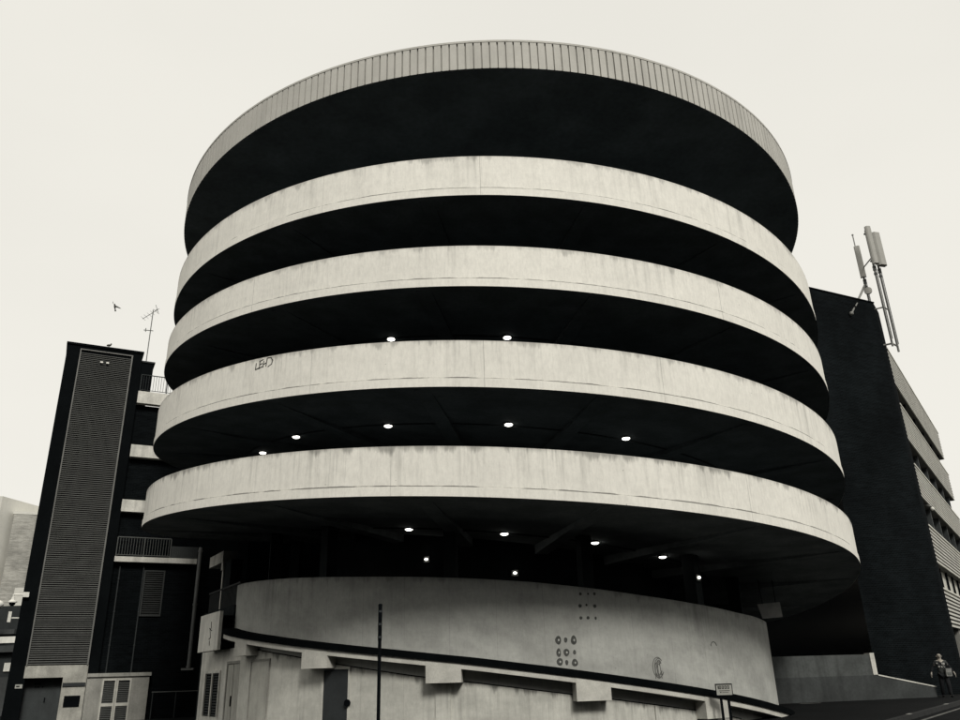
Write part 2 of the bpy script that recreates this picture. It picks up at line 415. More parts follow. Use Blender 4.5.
for i in range(0):                                   # roof purlins running out to the fascia
    th = R_(5 + 360 / 34 * i); e = P(1, th, 0) - P(0, th, 0); w = Vector((e.y, -e.x, 0)) * .05
    t_ = th if th <= math.pi else th - 2 * math.pi
    a = P(5, th, 17.62); b = P(RRF - .25, th, rb(t_) + .04)
    m.face([a - w, b - w, b - w - Vector((0,0,.1)), a - w - Vector((0,0,.2))]); m.face([a + w, a + w - Vector((0,0,.2)), b + w - Vector((0,0,.1)), b + w])
    m.face([a - w - Vector((0,0,.2)), b - w - Vector((0,0,.1)), b + w - Vector((0,0,.1)), a + w - Vector((0,0,.2))])
m.build('roof_soffit', M['roofsoffit'], CP)
# core
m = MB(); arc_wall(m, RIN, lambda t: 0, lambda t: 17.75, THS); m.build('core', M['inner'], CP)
# columns under the lowest ring
for deg, r in ((-70, 8.3), (-38.5, 8.3), (-9.6, 8.3), (16.4, 8.3), (43.6, 8.3), (69, 8.3), (95, 8.3), (125, 8.3), (155, 8.3), (-100, 8.3), (-130, 8.3), (-160, 8.3)):
    th = R_(deg); e = P(1, th, 0) - P(0, th, 0); t = Vector((-e.y, e.x, 0)); c = P(r, th, 0); h = ring(BOT[1], th) + .01
    m = MB(); m.obox(c - e * .2 - t * .16, e * .4, t * .32, (0, 0, h)); m.build('column', M['column'], CP)

# lower ramp: wall, ledge, corbels, base wall
def interp(tab):
    def f(t):
        d = math.degrees(t)
        if d <= tab[0][0]: return tab[0][1]
        for (a, za), (b, zb) in zip(tab, tab[1:]):
            if d <= b: return za + (zb - za) * (d - a) / (b - a)
        return tab[-1][1]
    return f
wt = interp([(-95, 4.95), (-65, 4.58), (-39, 4.35), (-25, 4.19), (-13.6, 4.07), (-3.5, 3.95), (6.3, 3.81), (16.3, 3.63), (25.6, 3.45), (36.7, 3.27), (49, 3.09), (64, 2.97), (100, 2.8)])
lt = interp([(-75, 3.42), (-57.9, 3.09), (-44, 2.82), (-28.8, 2.51), (-16, 2.26), (-3.6, 2.01), (8.3, 1.73), (20.8, 1.42), (32, 1.14), (41.4, .90), (53.4, .59), (72, .20), (100, -.4)])
seam = interp([(-75, 3.0), (-38, 2.24), (-24.3, 1.9), (-13.5, 1.63), (-3.9, 1.43), (5.4, 1.22), (18.2, .93), (33.5, .58), (60, -.1)])
R0 = 9.33; CX[0] = -.17
def thr(a, b, n=90): return [R_(a + (b - a) * i / n) for i in range(n + 1)]
m = MB(); T = thr(-92, 96, 130)
arc_wall(m, R0, lambda t: min(seam(t), wt(t)), wt, T); arc_flat(m, R0 - .2, R0, wt, T); arc_wall(m, R0 - .2, lambda t: 0, wt, T, False)
e = R_(96); m.face([P(R0, e, 0), P(R0 - .2, e, 0), P(R0 - .2, e, wt(e)), P(R0, e, wt(e))])
m.build('ramp_wall', M['low'], CP)
m = MB(); T2 = thr(-57.4, 58, 100)
arc_wall(m, R0 + .035, lambda t: 0, lambda t: max(seam(t), .01), T2); arc_flat(m, R0 - .05, R0 + .035, lambda t: max(seam(t), .01), T2)
m.build('base_wall', M['low2'], CP)
m = MB(); jt = lambda t: max(seam(t), .012); arc_wall(m, R0 + .042, lambda t: jt(t) - .012, lambda t: jt(t) + .010, thr(-57, 45, 90)); arc_flat(m, R0 - .02, R0 + .042, lambda t: jt(t) + .010, thr(-57, 45, 90)); m.build('joint', M['black'], CP)
T3 = thr(-64, 73, 110)
m = MB(); ct = lambda t: lt(t); cb_ = lambda t: lt(t) - .16
arc_wall(m, R0 + .45, cb_, ct, T3); arc_flat(m, R0 - .05, R0 + .45, ct, T3); arc_flat(m, R0 + .2, R0 + .45, cb_, T3, False)
for e in (T3[0], T3[-1]): m.face([P(R0, e, cb_(e)), P(R0 + .45, e, cb_(e)), P(R0 + .45, e, ct(e)), P(R0, e, ct(e))])
m.build('kerb_capping', M['kerbdark'], CP)
m = MB(); eb = lambda t: lt(t) - .30
arc_wall(m, R0 + .40, eb, cb_, T3); arc_flat(m, R0 - .05, R0 + .40, eb, T3, False)
for e in (T3[0], T3[-1]): m.face([P(R0, e, eb(e)), P(R0 + .40, e, eb(e)), P(R0 + .40, e, cb_(e)), P(R0, e, cb_(e))])
m.build('ledge', M['ledge'], CP)
for deg in (-51.5, -30, -8, 14, 36):
    m = MB(); T4 = thr(deg - 2.65, deg + 2.65, 6); ztop = lambda t: lt(t) - .163; zb = lambda t, d=deg: lt(R_(d)) - .30 - .36
    arc_wall(m, R0 + .406, zb, ztop, T4); arc_flat(m, R0 + .02, R0 + .406, zb, T4, False)
    for e, s_ in ((T4[0], 1), (T4[-1], -1)):
        q = [P(R0 + .02, e, zb(e)), P(R0 + .406, e, zb(e)), P(R0 + .406, e, ztop(e)), P(R0 + .02, e, ztop(e))]; m.face(q if s_ > 0 else q[::-1])
    m.build('corbel', M['ledge'], CP)
for a, b in ((-9.7, -7.3), (25.0, 25.9), (34.0, 41.3)):
    m = MB(); T4 = thr(a, b, 4); arc_wall(m, R0 + .075, lambda t: 0, lambda t: max(.3, seam(t) - .04), T4)
    for e in (T4[0], T4[-1]): m.face([P(R0, e, 0), P(R0 + .075, e, 0), P(R0 + .075, e, max(.3, seam(e) - .04)), P(R0, e, max(.3, seam(e) - .04))])
    arc_flat(m, R0, R0 + .075, lambda t: max(.3, seam(t) - .04), T4)
    m.build('pilaster', M['low2'], CP)
def wall_door(a, b, ztop, mat, label, frame, d=.02):
    T4 = thr(a, b, 6); m = MB(); f = lambda t: ztop; r = R0 + .035 + d
    arc_wall(m, r, lambda t: 0, f, T4); arc_flat(m, R0, r, f, T4)
    for e in (T4[0], T4[-1]): m.face([P(R0, e, 0), P(r, e, 0), P(r, e, ztop), P(R0, e, ztop)])
    o = plab(m.build('door', mat, CP), label)
    fr = MB()
    for (x0, x1, z0, z1) in ((a - .45, a - .03, 0, ztop + .07), (b + .03, b + .3, 0, ztop + .07), (a - .45, b + .3, ztop + .01, ztop + .07)):
        TT = thr(x0, x1, 4); arc_wall(fr, r + .015, lambda t: z0, lambda t: z1, TT); arc_flat(fr, R0, r + .015, lambda t: z0, TT, False)
        arc_flat(fr, R0, r + .015, lambda t: z1, TT)
        for e in (TT[0], TT[-1]): fr.face([P(R0, e, z0), P(r + .015, e, z0), P(r + .015, e, z1), P(R0, e, z1)])
    fr.build('door_frame', frame, o)
    return o
d1 = wall_door(-29.6, -24.7, 1.83, M['doord'], 'dark grey single door', M['ledge'])
h = MB(); c = P(R0 + .07, R_(-24.55), 1.02); h.tube(c, c + (P(1, R_(-24.5), 0) - P(0, 0, 0)) * .06, .085, 12); h.build('handle', M['black'], d1)
d2 = wall_door(-50.6, -44.1, 2.13, M['doorl'], 'pale painted door at the left of the base wall', M['hutc'])

# marks on the walls
def ribbon(mb, r, pts, w, lift=.012):
    """pts = (arc metres, z) polyline laid on the cylinder"""
    for (u0, z0), (u1, z1) in zip(pts, pts[1:]):
        L = math.hypot(u1 - u0, z1 - z0) or 1e-6; nx, nz = -(z1 - z0) / L * w / 2, (u1 - u0) / L * w / 2
        ex, ez = (u1 - u0) / L * w * .3, (z1 - z0) / L * w * .3
        q = [(u0 - ex + nx, z0 - ez + nz), (u0 - ex - nx, z0 - ez - nz), (u1 + ex - nx, z1 + ez - nz), (u1 + ex + nx, z1 + ez + nz)]
        f_ = [P(r + lift, u / r, z) for u, z in q]; b_ = [P(r - .02, u / r, z) for u, z in q]
        mb.face(f_)
        for i in range(4): mb.face([f_[i], b_[i], b_[(i+1) % 4], f_[(i+1) % 4]])
def oval(cu, cz, a, b, n=14, t0=0, t1=360): return [(cu + a * math.cos(R_(t0 + (t1 - t0) * i / n)), cz + b * math.sin(R_(t0 + (t1 - t0) * i / n))) for i in range(n + 1)]
m = MB(); u0 = RR * R_(-30.3); sl = .34                     # the letters climb with the ramp
def LT(pts, du, w=.024): ribbon(m, RR - .022, [(u0 + (du + x) * .78, 9.47 - .06 * (du + x) + z * .62) for x, z in pts], w, .01)
LT([(0.02, .30), (0.0, 0.0), (.17, .06)], 0)
LT([(.20, .36), (.18, .02)], 0); LT([(.18, .36), (.36, .42)], 0); LT([(.18, .20), (.32, .24)], 0); LT([(.14, .03), (.36, .10)], 0)
LT([(.38, .34), (.36, .06)], 0); LT([(.36, .18), (.52, .24)], 0); LT([(.54, .44), (.50, .08)], 0)
LT([(.56, .46), (.72, .44), (.80, .30), (.76, .14), (.60, .04)], 0)
plab(m.build('graffiti', M['graf'], PAR[2]), 'black scrawled letters LEHD')
m = MB(); ub = RR * R_(-48)
rr = random.Random(3)
for i in range(16):
    x = ub + i * .16 + rr.uniform(-.05, .05); zb0 = ring(BOT[1], x / RR) + .25 + rr.uniform(-.03, .03); h_ = rr.uniform(.05, .13)
    ribbon(m, RR - .022, [(x, zb0), (x + .03, zb0 + h_), (x + .08, zb0 + h_ * .3), (x + .1, zb0 + h_ * .9)], .008, .006)
    m.build('graffiti', M['graf2'], PAR[1]); m = MB()
x = RR * R_(-35.5); z_ = ring(BOT[1], x / RR) + .34; ribbon(m, RR - .022, oval(x, z_, .10, .09), .011, .006); ribbon(m, RR - .022, [(x - .04, z_ - .14), (x - .02, z_ + .05), (x + .10, z_ + .02)], .011, .006)
plab(m.build('graffiti', M['graf2'], PAR[1]), 'round scribbled tag')
m = MB(); cu, cz = R0 * R_(26.6), 1.62
for k in range(5): ribbon(m, R0, oval(cu + rr.uniform(-.05, .05), cz + rr.uniform(-.04, .04), .17 - .03 * k, .25 - .025 * k, 16, rr.uniform(0, 60), 330), .016, .008)
for x in (-.1, 0, .1): ribbon(m, R0, [(cu + x, cz - .24), (cu + x * .6, cz + .2)], .014, .008)
plab(m.build('graffiti', M['graf3'], CP), 'oval scribbled drawing on the lower wall'); m = MB()
ribbon(m, R0, oval(R0 * R_(30.5), 1.0, .10, .14, 10, 20, 300), .02, .008)
plab(m.build('graffiti', M['graf3'], CP), 'small curl beside the oval drawing'); m = MB()
ribbon(m, R0, oval(R0 * R_(40), 2.15, .13, .13, 8, 10, 170), .018, .008)
plab(m.build('graffiti', M['graf3'], CP), 'thin arch drawn near the right of the lower wall')
def dot(deg, z, a, b, cut=0):
    a *= .9; b *= .9
    m = MB(); cu = R0 * R_(deg); n = 14; pts = []
    for i in range(n):
        an = 2 * math.pi * i / n; k = 1 + .05 * math.sin(an * 3 + deg * 7)
        pts.append((cu + a * math.cos(an) * k, z + b * math.sin(an) * k))
    f_ = [P(R0 + .008, u / R0, zz) for u, zz in pts]; b_ = [P(R0 - .02, u / R0, zz) for u, zz in pts]
    m.face(f_)
    for i in range(n): m.face([f_[i], b_[i], b_[(i+1) % n], f_[(i+1) % n]])
    if cut:
        m.cm = 1; q = [P(R0 + .012, (cu + a * .3 * math.cos(2*math.pi*i/8) + .01) / R0, z + b * .3 * math.sin(2*math.pi*i/8)) for i in range(8)]; m.face(q)
    m.build('painted_dot', [M['dot'], M['low']], CP)
for deg, z, a, b, cut in ((9.65, 2.37, .085, .115, 1), (10.85, 2.37, .05, .07, 0), (12.15, 2.36, .085, .125, 1), (9.6, 2.07, .065, .115, 1), (10.85, 2.07, .085, .10, 1), (12.15, 2.07, .045, .06, 0),
                          (9.7, 1.85, .09, .10, 1), (10.8, 1.83, .045, .07, 0), (12.1, 1.82, .09, .10, 1),
                          (13.6, 3.2, .05, .05, 0), (14.7, 3.22, .03, .035, 0), (16.1, 3.19, .05, .05, 0), (13.6, 2.9, .045, .045, 0), (14.8, 2.9, .045, .045, 0), (16.1, 2.89, .03, .045, 0),
                          (13.8, 3.5, .04, .045, 0), (15.1, 3.5, .03, .03, 0), (16.2, 3.5, .04, .045, 0)):
    dot(deg, z, a, b, cut)

CX[0] = 0.0
# ceiling lamps on the ramp soffits
def lamp(level, deg, r, label, s=.82):
    th = R_(deg); z = ring(BOT[level], th); CX[0] = CXL[level]; c = P(r, th, z); CX[0] = 0.0
    t = thing('ceiling_lamp', label, 'lamp', c, 'lit ceiling lamps on the ramp soffits')
    m = MB(); m.lathe(c, [(0, .01), (.19*s, .01), (.19*s, -.03), (.165*s, -.035), (0, -.035)], 20); m.build('lamp_base', M['rail'], t)
    m = MB(); m.lathe(c, [(.16*s, -.03), (.155*s, -.055), (.10*s, -.075), (0, -.08)], 20); m.build('diffuser', M['lamp'], t)
for lv, dg, r, lb in ((3, -18.3, 9.3, 'lit lamp above the graffiti parapet ring, left one of its pair'), (3, 3.5, 9.3, 'lit lamp above the graffiti parapet ring, right one of its pair'),
        (2, -61.5, 9.0, 'lit lamp resting on the top edge of the lowest ring, leftmost lamp of all'), (2, -40.6, 9.3, 'lit lamp over the lowest ring, second from the left of five'), (2, -18.2, 9.35, 'lit lamp over the lowest ring, middle one of five'),
        (2, 3.2, 9.6, 'lit lamp over the lowest ring, fourth from the left of five'), (2, 23.8, 9.6, 'lit lamp over the lowest ring, rightmost of five'),
        (1, -18.5, 7.7, 'lit lamp beneath the lowest ring, leftmost of the row of four'), (1, 2.6, 7.75, 'lit lamp beneath the lowest ring, second from the left of four'),
        (1, 22.1, 7.9, 'lit lamp beneath the lowest ring, third from the left of four'), (1, 41.5, 7.8, 'lit lamp beneath the lowest ring, rightmost of the row of four')):
    lamp(lv, dg, r, lb, .70 if 'just showing' not in lb else .38)
def wall_lamp(deg, z, label, r=RIN):
    th = R_(deg); c = P(r, th, z); e = P(1, th, 0) - P(0, th, 0); e = e.normalized() if e.length else e
    e = Vector((math.sin(th), -math.cos(th), 0))
    t = thing('wall_lamp', label, 'lamp', c, 'small lit lamps deep under the ramp')
    m = MB(); m.obox(c - Vector((0, 0, .09)) - Vector((-e.y, e.x, 0)) * .1, Vector((-e.y, e.x, 0)) * .2, e * .04, (0, 0, .18)); m.build('lamp_base', M['rail'], t)
    m = MB(); m.ball(c + e * .06, .055, .055, .035, 10, 6); m.build('diffuser', M['lamp'], t)
wall_lamp(-21.5, 4.95, 'small lit lamp below the leftmost lamp of the row of four')
wall_lamp(3.8, 4.41, 'tiny lit lamp just above the middle of the curved wall')
wall_lamp(43.3, 4.11, 'tiny lit lamp on the right-hand column under the lowest ring', 8.51)

# hanging white panel under the right of the ring
t = thing('hanging_sign', 'blank pale panel hanging askew under the right side of the lowest ring', 'sign', (9.0, 28.0, 3.1))
m = MB(); m.face([(8.56, 28.0, 3.55), (8.67, 28.0, 3.08), (9.36, 28.05, 3.12), (9.34, 28.05, 3.60)][::-1]); f0 = m.v[:]
m.face([v + Vector((0, .05, 0)) for v in f0][::-1])
for i in range(4): m.face([f0[i], f0[(i+1) % 4], f0[(i+1) % 4] + Vector((0, .05, 0)), f0[i] + Vector((0, .05, 0))])
m.build('panel', simple('dim_panel', (.62, .62, .59), .8, .2, 4), t)
m = MB(); m.tube((8.75, 28.03, 3.5), (8.7, 28.03, 4.75), .02, 6); m.tube((9.2, 28.06, 3.5), (9.2, 28.06, 4.7), .02, 6); m.build('hanger', M['dimrail'], t)

# ------------------------------------------------------------------ left stair tower and block
TP = Vector((-20.14, 34.0, 0)); TT_ = Vector((.8767, .4810, 0)); TN = Vector((.4810, -.8767, 0))    # along the face, out of the face
def tb(mb, s0, s1, o0, o1, z0, z1): return mb.obox(TP + TT_ * s0 + TN * o0 + Vector((0, 0, z0)), TT_ * (s1 - s0), TN * (o1 - o0), (0, 0, z1 - z0))
TW = thing('stair_tower', 'tall black stair tower with a full-height grey louvre and pale concrete base', 'tower', TP + TT_ * 1.65 - TN * 2)
m = MB(); tb(m, 0, 3.31, -4, 0, 2.45, 16.73); tb(m, 0, .62, -4, 0, 0, 2.45); tb(m, 2.9, 3.31, -4, 0, 0, 2.45); tb(m, .62, 2.9, -4, -.8, 0, 2.45)
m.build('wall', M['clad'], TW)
m = MB(); tb(m, -.05, 3.36, -4.05, .06, 16.73, 16.83); m.build('coping', M['clad'], TW)
lv = MB(); lv.cm = 0
z = 2.52
while z < 16.42:
    a = TP + TT_ * .62 + TN * .03 + Vector((0, 0, z)); lv.obox(a, TT_ * 2.2, TN * .04 + Vector((0, 0, -.03)), (0, 0, .016)); z += .087
lo = lv.build('louvre', M['slat'], TW)
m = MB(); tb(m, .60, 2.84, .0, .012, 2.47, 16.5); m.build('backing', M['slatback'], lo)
m = MB(); tb(m, .565, .615, .013, .09, 2.45, 16.55); tb(m, 2.825, 2.885, .013, .09, 2.45, 16.55); tb(m, .615, 2.825, .013, .09, 16.5, 16.55); m.build('frame', simple('louvre_frame_metal', (.17, .17, .16), .7, .2, 2), lo)
m = MB(); tb(m, .55, 2.9, -.75, .05, 1.98, 2.45); tb(m, 2.0, 2.9, -.75, .05, 0, 1.98); m.build('base', M['basec'], TW)
m = MB(); tb(m, .62, 2.0, -.6, -.5, 0, 1.98); dr_ = m.build('door', M['doorg'], TW)
m = MB(); tb(m, 1.42, 1.46, -.5, -.44, 1.05, 1.22); m.build('handle', M['black'], dr_)
for x in (1.0, 1.08, 1.16): m = MB(); tb(m, x, x + .05, -.5, -.492, 1.72, 1.80); m.build('door_letter', M['black'], dr_)
for x in (1.0, 1.07, 1.14, 1.28): m = MB(); tb(m, x, x + .045, -.5, -.492, 1.60, 1.66); m.build('door_letter', M['black'], dr_)
m = MB(); tb(m, 2.02, 2.88, .05, .10, 1.62, 1.76); m.build('cable_tray', M['doord'], TW)
m = MB(); tb(m, 2.15, 2.75, .05, .09, .84, 1.26); vb = m.build('vent_grille', M['black'], TW)
for i in range(2):
    t = thing('floodlight', 'tiny bright floodlight near the top of the louvre, %s of two' % ('left' if i == 0 else 'right'), 'floodlight', TP + TT_ * (1.55 + .26 * i) + TN * .1 + Vector((0, 0, 15.93)), 'small floodlights on the louvre')
    m = MB(); c = TP + TT_ * (1.55 + .26 * i) + TN * .12 + Vector((0, 0, 15.93)); m.obox(c - TT_ * .06, TT_ * .12, TN * .06, (0, 0, .07)); m.build('lamp_face', M['board'], t)
    m = MB(); m.obox(c - TT_ * .02 - TN * .06, TT_ * .04, TN * .06, (0, 0, .04)); m.build('bracket', M['rail'], t)
# small sign plate on the left of the tower base
m = MB(); tb(m, .3, .56, .002, .02, 1.60, 1.75); pl = tag(m.build('wall_sign', M['sign'], None), 'small pale plate fixed low on the left edge of the black tower', 'sign')
m = MB(); tb(m, .34, .46, .021, .026, 1.65, 1.70); m.build('lettering', M['black'], pl)

BL = thing('car_park_block', 'black brick block with pale walkway slabs between the stair tower and the spiral', 'building', TP + TT_ * 6 - TN * 2)
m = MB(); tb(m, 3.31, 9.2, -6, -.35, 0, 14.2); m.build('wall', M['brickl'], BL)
m = MB(); tb(m, 3.31, 3.87, -3, -.1, 14.81, 16.33); m.build('roof_hut', M['clad'], BL)
m = MB(); tb(m, 3.31, 3.93, -3.05, -.04, 16.33, 16.40); m.build('roof_hut_coping', M['dimrail'], BL)
for s0, z0, z1 in ((3.34, 14.22, 14.82), (3.36, 11.57, 12.15), (3.30, 8.99, 9.54)):
    m = MB(); tb(m, s0, 9.2, -.34, .0, z0, z1); m.build('floor_slab', M['slabc'], BL)
m = MB(); tb(m, 3.32, 6.84, -.34, .0, 6.75, 6.98); wk = m.build('walkway', M['slabc'], BL)
def railing(par, s0, s1, z0, z1, mat, off=-.06, step=.115, post=1.2):
    m = MB()
    a = TP + TT_ * s0 + TN * off; b = TP + TT_ * s1 + TN * off
    m.tube(a + Vector((0, 0, z1)), b + Vector((0, 0, z1)), .025, 6); m.tube(a + Vector((0, 0, z0 + .08)), b + Vector((0, 0, z0 + .08)), .016, 6)
    x = s0
    while x <= s1:
        c = TP + TT_ * x + TN * off; m.tube(c + Vector((0, 0, z0 + .08)), c + Vector((0, 0, z1)), .011, 5); x += step
    x = s0
    while x <= s1 + .01:
        c = TP + TT_ * x + TN * off; m.tube(c + Vector((0, 0, z0)), c + Vector((0, 0, z1)), .024, 6); x += post
    return m.build('railing', mat, par)
railing(BL, 3.4, 9.0, 14.82, 15.68, M['dimrail'])
plab(railing(BL, 3.36, 5.64, 6.98, 7.84, M['rail'], post=1.14), 'steel balustrade on the lowest walkway')
m = MB()
x = 5.68
while x < 6.78: tb(m, x, x + .05, -.09, -.05, 6.98, 7.52); tb(m, x + .05, x + .09, -.09, -.065, 6.98, 7.52); x += .09
m.build('infill_panel', simple('dim_corrugated_panel', (.05, .055, .055), .6, .2, 2), BL)
lv = MB(); z = 4.52
while z < 6.36:
    a = TP + TT_ * 4.74 + TN * -.33 + Vector((0, 0, z)); lv.obox(a, TT_ * .74, TN * .05 + Vector((0, 0, -.03)), (0, 0, .03)); z += .095
lo = lv.build('vent', simple('dim_vent_slat', (.03, .032, .031), .7, .2, 2), BL)
m = MB(); tb(m, 4.66, 4.72, -.345, -.27, 4.44, 6.44); tb(m, 5.49, 5.55, -.345, -.27, 4.44, 6.44); tb(m, 4.72, 5.49, -.345, -.27, 6.38, 6.44); tb(m, 4.72, 5.49, -.345, -.27, 4.44, 4.49)
m.build('frame', simple('dim_vent_frame', (.04, .043, .042), .7, .2, 2), lo)
for s_, r_, z0, z1, o_ in ((3.62, .03, 2.1, 6.74, -.3), (4.62, .03, .3, 6.74, -.3)):
    m = MB(); c = TP + TT_ * s_ + TN * o_; m.tube(c + Vector((0, 0, z0)), c + Vector((0, 0, z1)), r_, 8)
    for zz in (3.2, 4.6, 6.0): m.tube(c + Vector((0, 0, zz)), c + Vector((0, 0, zz + .06)), r_ * 1.5, 8)
    m.build('downpipe', M['dimrail'], BL)
m = MB(); c = TP + TT_ * 6.95 + TN * .02; m.tube(c + Vector((0, 0, 2.2)), c + Vector((0, 0, 7.5)), .085, 12)
for zz in (2.25, 4.9, 7.3): m.tube(c + Vector((0, 0, zz)), c + Vector((0, 0, zz + .09)), .105, 12)
m.obox(c + Vector((-.3, -.1, 2.15)), (.55, 0, 0), (0, .2, 0), (0, 0, .08))
m.build('downpipe', M['pipe'], BL)
m = MB(); c = TP + TT_ * 4.25 + TN * -.02; m.obox(c + Vector((-.08, 0, 11.0 + 1.0)), (.02, 0, 0), (0, .02, 0), (0, 0, .01))
# handrail at ground level
t = thing('handrail', 'thin pale handrail against the black block beside the substation hut', 'handrail', TP + TT_ * 6.5 + TN * .5)
m = MB(); a = TP + TT_ * 5.5 + TN * .3; b = TP + TT_ * 7.5 + TN * .3; m.tube(a + Vector((0, 0, 1.29)), b + Vector((0, 0, 1.29)), .022, 6); m.build('rail', M['rail'], t)
for x in (5.55, 6.5, 7.45):
    m = MB(); c = TP + TT_ * x + TN * .3; m.tube(c, c + Vector((0, 0, 1.27)), .02, 6); m.build('post', M['dimrail'], t)
# substation hut
H = thing('substation_hut', 'low pale rendered hut with flat coping and louvred double doors beside the tower', 'hut', TP + TT_ * 4.1 + TN * .3)
m = MB(); tb(m, 2.92, 5.36, -.33, .12, 0, 1.96); m.build('wall', M['hutc'], H)
m = MB(); tb(m, 2.91, 5.42, -.34, .2, 1.96, 2.10); m.build('roof', M['hutc'], H)
for s0, s1 in ((3.52, 4.07), (4.09, 4.66)):
    fr = MB()
    tb(fr, s0, s0 + .06, .121, .165, 0, 1.88); tb(fr, s1 - .06, s1, .121, .165, 0, 1.88); tb(fr, s0 + .06, s1 - .06, .121, .165, 1.80, 1.88); tb(fr, s0 + .06, s1 - .06, .121, .165, .80, .92)
    d = fr.build('door', M['hutframe'], H)
    q = MB(); tb(q, s0 + .06, s1 - .06, .121, .128, 0, .80); tb(q, s0 + .06, s1 - .06, .121, .128, .92, 1.80)
    q.build('backing', M['slatback'], d)
    lv = MB()
    for z0, z1 in ((.05, .78), (.94, 1.78)):
        z = z0
        while z < z1: lv.obox(TP + TT_ * (s0 + .06) + TN * .128 + Vector((0, 0, z)), TT_ * (s1 - s0 - .12), TN * .03 + Vector((0, 0, -.02)), (0, 0, .022)); z += .07
    lv.build('louvre', simple('door_louvre_slat', (.075, .078, .074), .7, .2, 4), d)

# ------------------------------------------------------------------ corner building where the base wall turns
Q0 = Vector((-7.84, 25.58, 0)); QS = Vector((-.545, .839, 0)); QN = Vector((-.839, -.545, 0))
def qb(mb, s0, s1, o0, o1, z0, z1): return mb.obox(Q0 + QS * s0 + QN * o0 + Vector((0, 0, z0)), QS * (s1 - s0), QN * (o1 - o0), (0, 0, z1 - z0))
PR = thing('plant_room', 'small white corner building with a shuttered window under a blank board', 'building', Q0 + QS * 3)
m = MB(); qb(m, 0.0, 5.75, -.5, 0, 0, 2.62); m.build('wall', M['white'], PR)
m = MB(); qb(m, 5.75, 5.95, -1.5, .0, 0, 4.0); qb(m, 2.0, 5.75, -1.5, -.02, 2.62, 4.0); m.build('upper_wall', M['inner'], PR)
m = MB(); qb(m, 1.75, 4.35, .40, .50, 2.58, 3.78); m.build('board', M['board'], PR)
m = MB(); qb(m, 1.95, 4.2, -.02, .40, 3.55, 3.65); qb(m, 1.95, 4.2, -.02, .40, 2.7, 2.8); m.build('board_bracket', M['black'], PR)
m = MB()
for p in ([(2.75, 3.5), (2.7, 3.3), (2.85, 3.25), (2.7, 3.0), (2.9, 2.95)], [(2.6, 3.2), (2.95, 3.3)], [(2.8, 2.9), (2.75, 2.75)]):
    for (s0, z0), (s1, z1) in zip(p, p[1:]):
        a = Q0 + QS * s0 + QN * .505 + Vector((0, 0, z0)); b = Q0 + QS * s1 + QN * .505 + Vector((0, 0, z1)); m.tube(a, b, .012, 5)
m.build('graffiti', M['graf'], PR)
wn = MB()
for s0, s1 in ((2.9, 2.98), (3.84, 3.96), (4.8, 4.88)): qb(wn, s0, s1, .002, .05, .55, 1.98)
qb(wn, 2.98, 3.84, .002, .05, 1.9, 1.98); qb(wn, 3.96, 4.8, .002, .05, 1.9, 1.98)
w_ = wn.build('window', M['white'], PR)
sh = MB(); qb(sh, 2.98, 3.84, .001, .006, .55, 1.9); qb(sh, 3.96, 4.8, .001, .006, .55, 1.9); sh.build('pane', M['black'], w_)
sh = MB(); z = .6
while z < 1.88:
    for s0, s1 in ((2.98, 3.84), (3.96, 4.8)): sh.obox(Q0 + QS * (s0 + .12) + QN * .006 + Vector((0, 0, z)), QS * (s1 - s0 - .3), QN * .03 + Vector((0, 0, -.02)), (0, 0, .025))
    z += .085
sh.build('shutter_slats', M['dimrail'], w_)
m = MB(); qb(m, .55, 1.2, .002, .05, 0, 2.12); qb(m, 1.23, 1.9, .002, .05, 0, 2.12); dd = m.build('door', M['doorl'], PR)
m = MB(); qb(m, .42, .53, .002, .07, 0, 2.22); qb(m, 1.92, 2.03, .002, .07, 0, 2.22); qb(m, .53, 1.92, .002, .07, 2.14, 2.22); m.build('door_frame', M['hutc'], dd)
m = MB(); qb(m, 1.205, 1.225, .002, .056, 0, 2.12); qb(m, 1.26, 1.32, .05, .075, .9, 1.2); m.build('door_gap', M['black'], dd)
m = MB()
x = 2.1
while x < 6.2: qb(m, x, x + .07, -.25, -.18, 4.0, 4.7); qb(m, x + .07, x + .15, -.25, -.21, 4.0, 4.7); x += .15
qb(m, 2.05, 6.25, -.28, -.15, 4.70, 4.76)
m.build('balustrade', simple('dim_balustrade_board', (.03, .034, .035), .8, .25, 2), PR)
m = MB(); qb(m, 4.45, 6.4, -.62, -.1, 5.70, 6.1); m.build('beam', M['slabc'], PR)
m = MB(); qb(m, 4.50, 4.62, -.36, -.16, 4.0, 5.42); qb(m, 4.47, 4.70, -.4, -.13, 5.42, 5.70); m.build('post', M['slabc'], PR)
m = MB(); qb(m, 3.6, 4.50, -.6, -.2, 4.0, 5.70); m.build('pier', M['inner'], PR)
# ------------------------------------------------------------------ near-black block added behind the spiral for darkness
m = MB(); m.box(-19, 20.2, 45.5, 60, 0, 12.6); tag(m.build('dark_rear_block', simple('near_black_brick', (.0012, .0020, .0024), .95, .3, 1, spec=.0)), 'near-black parking block added behind the spiral ramp for darkness', 'building')

